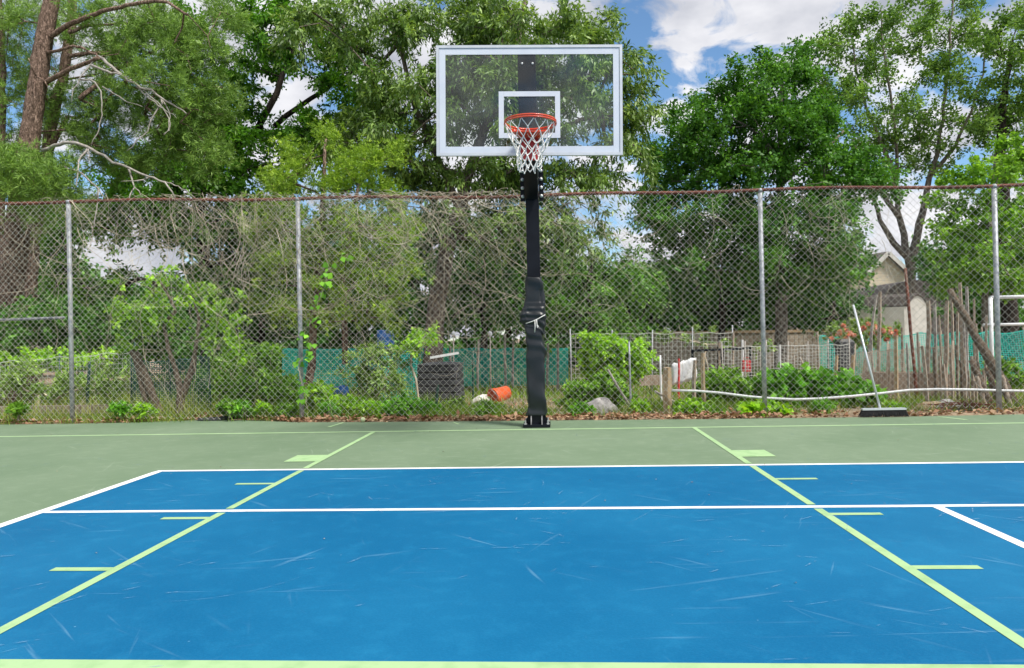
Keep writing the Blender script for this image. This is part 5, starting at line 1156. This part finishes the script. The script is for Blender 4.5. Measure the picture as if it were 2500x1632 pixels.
def climber():
    rng = np.random.default_rng(72); pts = [(752, 1000), (744, 960), (735, 930), (726, 890), (760, 850), (742, 810), (778, 770), (775, 735), (795, 700), (800, 660), (825, 640), (850, 620)]
    P = np.array([at(x, y, 1.22) for x, y in pts]); r = thing('climbing_vine', 'green leafy vine climbing the fence beside the second post', 'vine', (P[0][0], P[0][1], 0)); P2, _ = resample(P, np.ones(len(P)), .05)
    MB().tube(wobble(P2, .006, rng), .003, 5).build('stem', M_VINE, r); k = 62; i = rng.integers(2, len(P2), k); B = P2[i] + rng.normal(size=(k, 3)) * (.035, .02, .03); A = rng.normal(size=(k, 3)) * .6 + (0, -.3, -.6); s = .6 + .7 * rng.random(k)
    quads_obj('leaves', leaf_quads(B, A, rng.normal(size=(k, 3)) * .4 + (0, -1, .4), .085 * s, .08 * s, .15), rng.normal(.55, .25, k), M_SQUASH, r)
climber()
WD = dict(twigs=5, per=10, tl=.16, size=.075, width=.045, droop=.25, sag=.2, up=.4)
for i, (lab, bl, Y, mat, per, kw) in enumerate([
        ('broad bright squash leaves behind the broom and third post', [(1910, 945, 46, 24), (1980, 944, 56, 28), (2050, 962, 56, 24), (2120, 982, 46, 20), (1960, 980, 60, 26), (2060, 990, 60, 16), (1900, 980, 40, 26)], 2.6, M_SQUASH, 17, dict(twigs=4, per=6, tl=.2, size=.13, width=.12, droop=.2, sag=.1, up=.6)),
        ('low yellow green squash leaves at the foot of the third post', [(1850, 1005, 50, 14), (1890, 1012, 40, 10), (1830, 1012, 30, 8)], 1.35, M_LIME, 30, dict(twigs=4, per=5, tl=.1, size=.09, width=.085, droop=.2, sag=.1, up=.4)),
        ('green pepper plants between slim stake and third post', [(1760, 935, 36, 30), (1800, 958, 46, 32), (1770, 984, 50, 24), (1740, 960, 26, 30), (1840, 960, 30, 30)], 3.0, M_WEED, 17, dict(twigs=5, per=9, tl=.2, size=.10, width=.05, droop=.3, sag=.2, up=.5)),
        ('low leafy weeds at the foot of the slim tan stake', [(1690, 1008, 30, 14), (1670, 1012, 20, 8)], 1.55, M_LIME, 60, WD),
        ('bushy weeds at the court edge before the compost bin', [(980, 1005, 40, 18), (1030, 1010, 40, 14), (960, 1018, 30, 10)], 1.75, M_SQUASH, 50, WD),
        ('tall pale weed with feathery leaves left of the small teal net', [(900, 880, 40, 30), (880, 930, 50, 36), (930, 940, 40, 40), (960, 900, 30, 40)], 3.2, M_GREYLEAF, 16, dict(twigs=6, per=12, tl=.22, size=.075, width=.03, droop=.3, sag=.3, up=.4)),
        ('bright weeds at the foot of the second fence post', [(780, 970, 40, 24), (835, 1000, 40, 12), (720, 980, 40, 16), (860, 995, 30, 14)], 2.1, M_LIME, 26, WD),
        ('tall bright weeds right of the sapling', [(640, 900, 30, 50), (660, 950, 40, 40), (610, 960, 40, 30), (700, 960, 30, 30)], 2.2, M_WEED, 22, dict(twigs=5, per=9, tl=.2, size=.095, width=.035, droop=.4, sag=.3, up=.6)),
        ('tall ragged weeds just right of the sapling trunks', [(505, 930, 26, 50), (540, 960, 40, 30), (560, 900, 24, 40)], 3.0, M_WEED, 14, dict(twigs=5, per=9, tl=.24, size=.09, width=.03, droop=.4, sag=.3, up=.6)),
        ('leafy sprig rising before the leaning oak trunk', [(1030, 830, 26, 16), (1000, 850, 26, 14), (1056, 812, 14, 10)], 3.4, M_LIME, 40, dict(twigs=4, per=7, tl=.14, size=.07, width=.045, droop=.2, sag=.2, up=.3)),
        ('flowering herbs beside the grey boulder', [(1430, 960, 50, 26), (1480, 950, 40, 26), (1400, 985, 26, 14), (1510, 975, 26, 20)], 2.8, M_WEED, 24, WD),
        ('grey green bush of dry weeds behind the left end post', [(60, 930, 70, 40), (170, 940, 60, 30), (260, 940, 50, 36), (110, 970, 60, 20)], 3.0, M_GREYLEAF, 14, dict(twigs=6, per=10, tl=.24, size=.08, width=.03, droop=.3, sag=.3, up=.5)),
        ('low yellowish weeds in the far left corner by the timber', [(0, 900, 70, 26), (90, 880, 70, 20), (200, 880, 70, 20)], 4.0, M_LIME, 14, WD),
        ('dusty green weeds in front of the compost bin', [(1130, 1004, 40, 12), (1060, 1008, 30, 10), (1180, 1008, 40, 8)], 2.4, M_GREYLEAF, 26, WD),
        ('green vegetable rows far behind the leaning poles', [(2450, 900, 60, 14), (2480, 925, 60, 14), (2400, 940, 40, 10)], 5.5, M_WEED, 24, WD),
        ('pale green beans on the netting before the plank fence', [(1640, 830, 50, 26), (1720, 830, 50, 24), (1780, 845, 40, 20), (1850, 850, 40, 16)], 8.0, M_GREYLEAF, 16, WD)]):
    plant('weed_clump' if 'weed' in lab else 'garden_plant', lab, 'plant', bl, Y, .35, per * (.55 if mat is M_GREYLEAF else 1), mat, 110 + i, kw)
def rose():
    b = [(2060, 815, 40, 20), (2110, 805, 50, 20), (2160, 812, 40, 20), (2100, 835, 60, 16)]; r = plant('rose_bush', 'rose bush with coral flowers above the dark bin', 'rose bush', b, 8.0, .4, 20, M_GREYLEAF, 140, dict(twigs=5, per=8, tl=.18, size=.07, width=.05))
    rng = np.random.default_rng(141); c = np.vstack([blob_tips(b[:3], 7.6, .35, rng, 13), [at(2186, 818, 7.5), at(2186, 810, 7.5), at(2030, 827, 7.5)]]); k = 16; P = np.repeat(c, k, axis=0); A = rng.normal(size=P.shape); A[:, 1] -= .4
    Q = leaf_quads(P, A, rng.normal(size=P.shape), .07, .065, .3); t = rng.normal(.6, .3, len(c))
    for i in range(min(95, len(c))): quads_obj('flower', Q[i * k:(i + 1) * k], np.full(k, t[i]), M_ROSE, r)
rose()
# ------------------------------------------------------------------ grass, leaf litter
def grass():
    rng = np.random.default_rng(90); Q = []; T = []
    def patch(n, x0, x1, y0, y1, h, tint, dens=None, w=.006):
        xs = rng.uniform(x0, x1, n); ys = rng.uniform(y0, y1, n); keep = (np.sin(xs * 2.3 + ys) + np.sin(xs * 5.1 - ys * 3) + rng.normal(0, .8, n) > -.7) & ~((np.hypot((xs - .1) / 1.5, (ys - 3.6) / 1.7) < 1) & (rng.random(n) < .88)); xs, ys = xs[keep], ys[keep]; m = len(xs)
        P = np.column_stack([xs, ys, gz(ys) - .01]); A = rng.normal(size=(m, 3)) * (.35, .35, .1) + (0, 0, 1); Q.append(leaf_quads(P, A, rng.normal(size=(m, 3)) * (1, 1, .1), h * (.4 + rng.random(m)), w, 0, .35)); T.append(rng.normal(tint, .2, m))
    patch(17000, -9, 9, 1.2, 2.6, .17, .36); patch(9000, -8, -3.6, 1.7, 4.5, .34, .72); patch(16000, -9, 10, 2.4, 8.5, .22, .42, w=.009); patch(3500, 1.2, 2.4, 1.6, 4.5, .16, .25); patch(5000, -4.6, -1.6, 1.6, 4.0, .28, .28, w=.01); patch(30000, -16, 16, 7, 22, .30, .3, w=.03); patch(2500, -1.5, 0.2, 1.3, 2.4, .16, .4); patch(2600, -9, -4.8, 1.4, 2.0, .12, .65)
    tag(quads_obj('grass', np.concatenate(Q), np.concatenate(T), M_GRASS), 'rough green and straw coloured grass behind the fence', 'grass', kind='stuff')
    n = 4200; xs = rng.uniform(-9, 8, n); e = np.interp(xs, [p[0] for p in EDGE], [p[1] for p in EDGE]); ys = e + .01 + np.abs(rng.normal(0, .16, n)); k = ((xs > -3.5) & (xs < 3)) | (rng.random(n) < .42); xs, ys = xs[k], ys[k]; n = len(xs)
    P = np.column_stack([xs, ys, .005 + .05 * rng.random(n) ** 2]); A = rng.normal(size=(n, 3)) * (1, 1, .35); s = .5 + rng.random(n)
    far = 5000; xf = rng.uniform(-9, 9, far); yf = rng.uniform(1.6, 6, far); P = np.vstack([P, np.column_stack([xf, yf, gz(yf) + .015])]); A = np.vstack([A, rng.normal(size=(far, 3)) * (1, 1, .3)]); s = np.r_[s, .5 + rng.random(far)]
    tag(quads_obj('leaf_litter', leaf_quads(P, A, rng.normal(size=A.shape) * .5 + (0, -.2, 1), .06 * s, .036 * s, .3), rng.normal(.5, .28, len(P)), M_LITTER), 'strip of dry red brown fallen leaves along the court edge', 'leaves', kind='stuff')
grass()
def court_bits():
    rng = np.random.default_rng(93); n = 130; xs = rng.uniform(-6, 6, n); ys = .9 - 6.4 * rng.random(n) ** 1.6; P = np.column_stack([xs, ys, np.full(n, .0070)]); A = rng.normal(size=(n, 3)) * (1, 1, .06); s = rng.uniform(.3, 1.3, n)
    tag(quads_obj('blown_leaf_bits', leaf_quads(P, A, rng.normal(size=(n, 3)) * .2 + (0, 0, 1), .016 * s, .010 * s, .2), rng.uniform(.1, 1, n), M_LITTER), 'tiny blown leaf bits scattered over the painted court', 'leaf bits', kind='stuff')
court_bits()
def base_weeds():
    rng = np.random.default_rng(95)
    for i, x in enumerate((40, 300, 350, 560, 590, 640, 700, 800, 900, 1190, 1420, 1560, 1740, 2010, 2180)):
        plant('weed_tuft', 'small green weed tuft growing along the foot of the chain link fence', 'plant', [(x, 1000 + rng.uniform(-4, 6), rng.uniform(14, 30), rng.uniform(8, 18))], 1.42, .1, 110, (M_WEED, M_SQUASH, M_LIME)[i % 3], 300 + i, dict(twigs=4, per=6, tl=.09, size=.055, width=rng.uniform(.014, .034), droop=.25, sag=.2, up=.6), group='weed tufts at the fence base')
base_weeds()
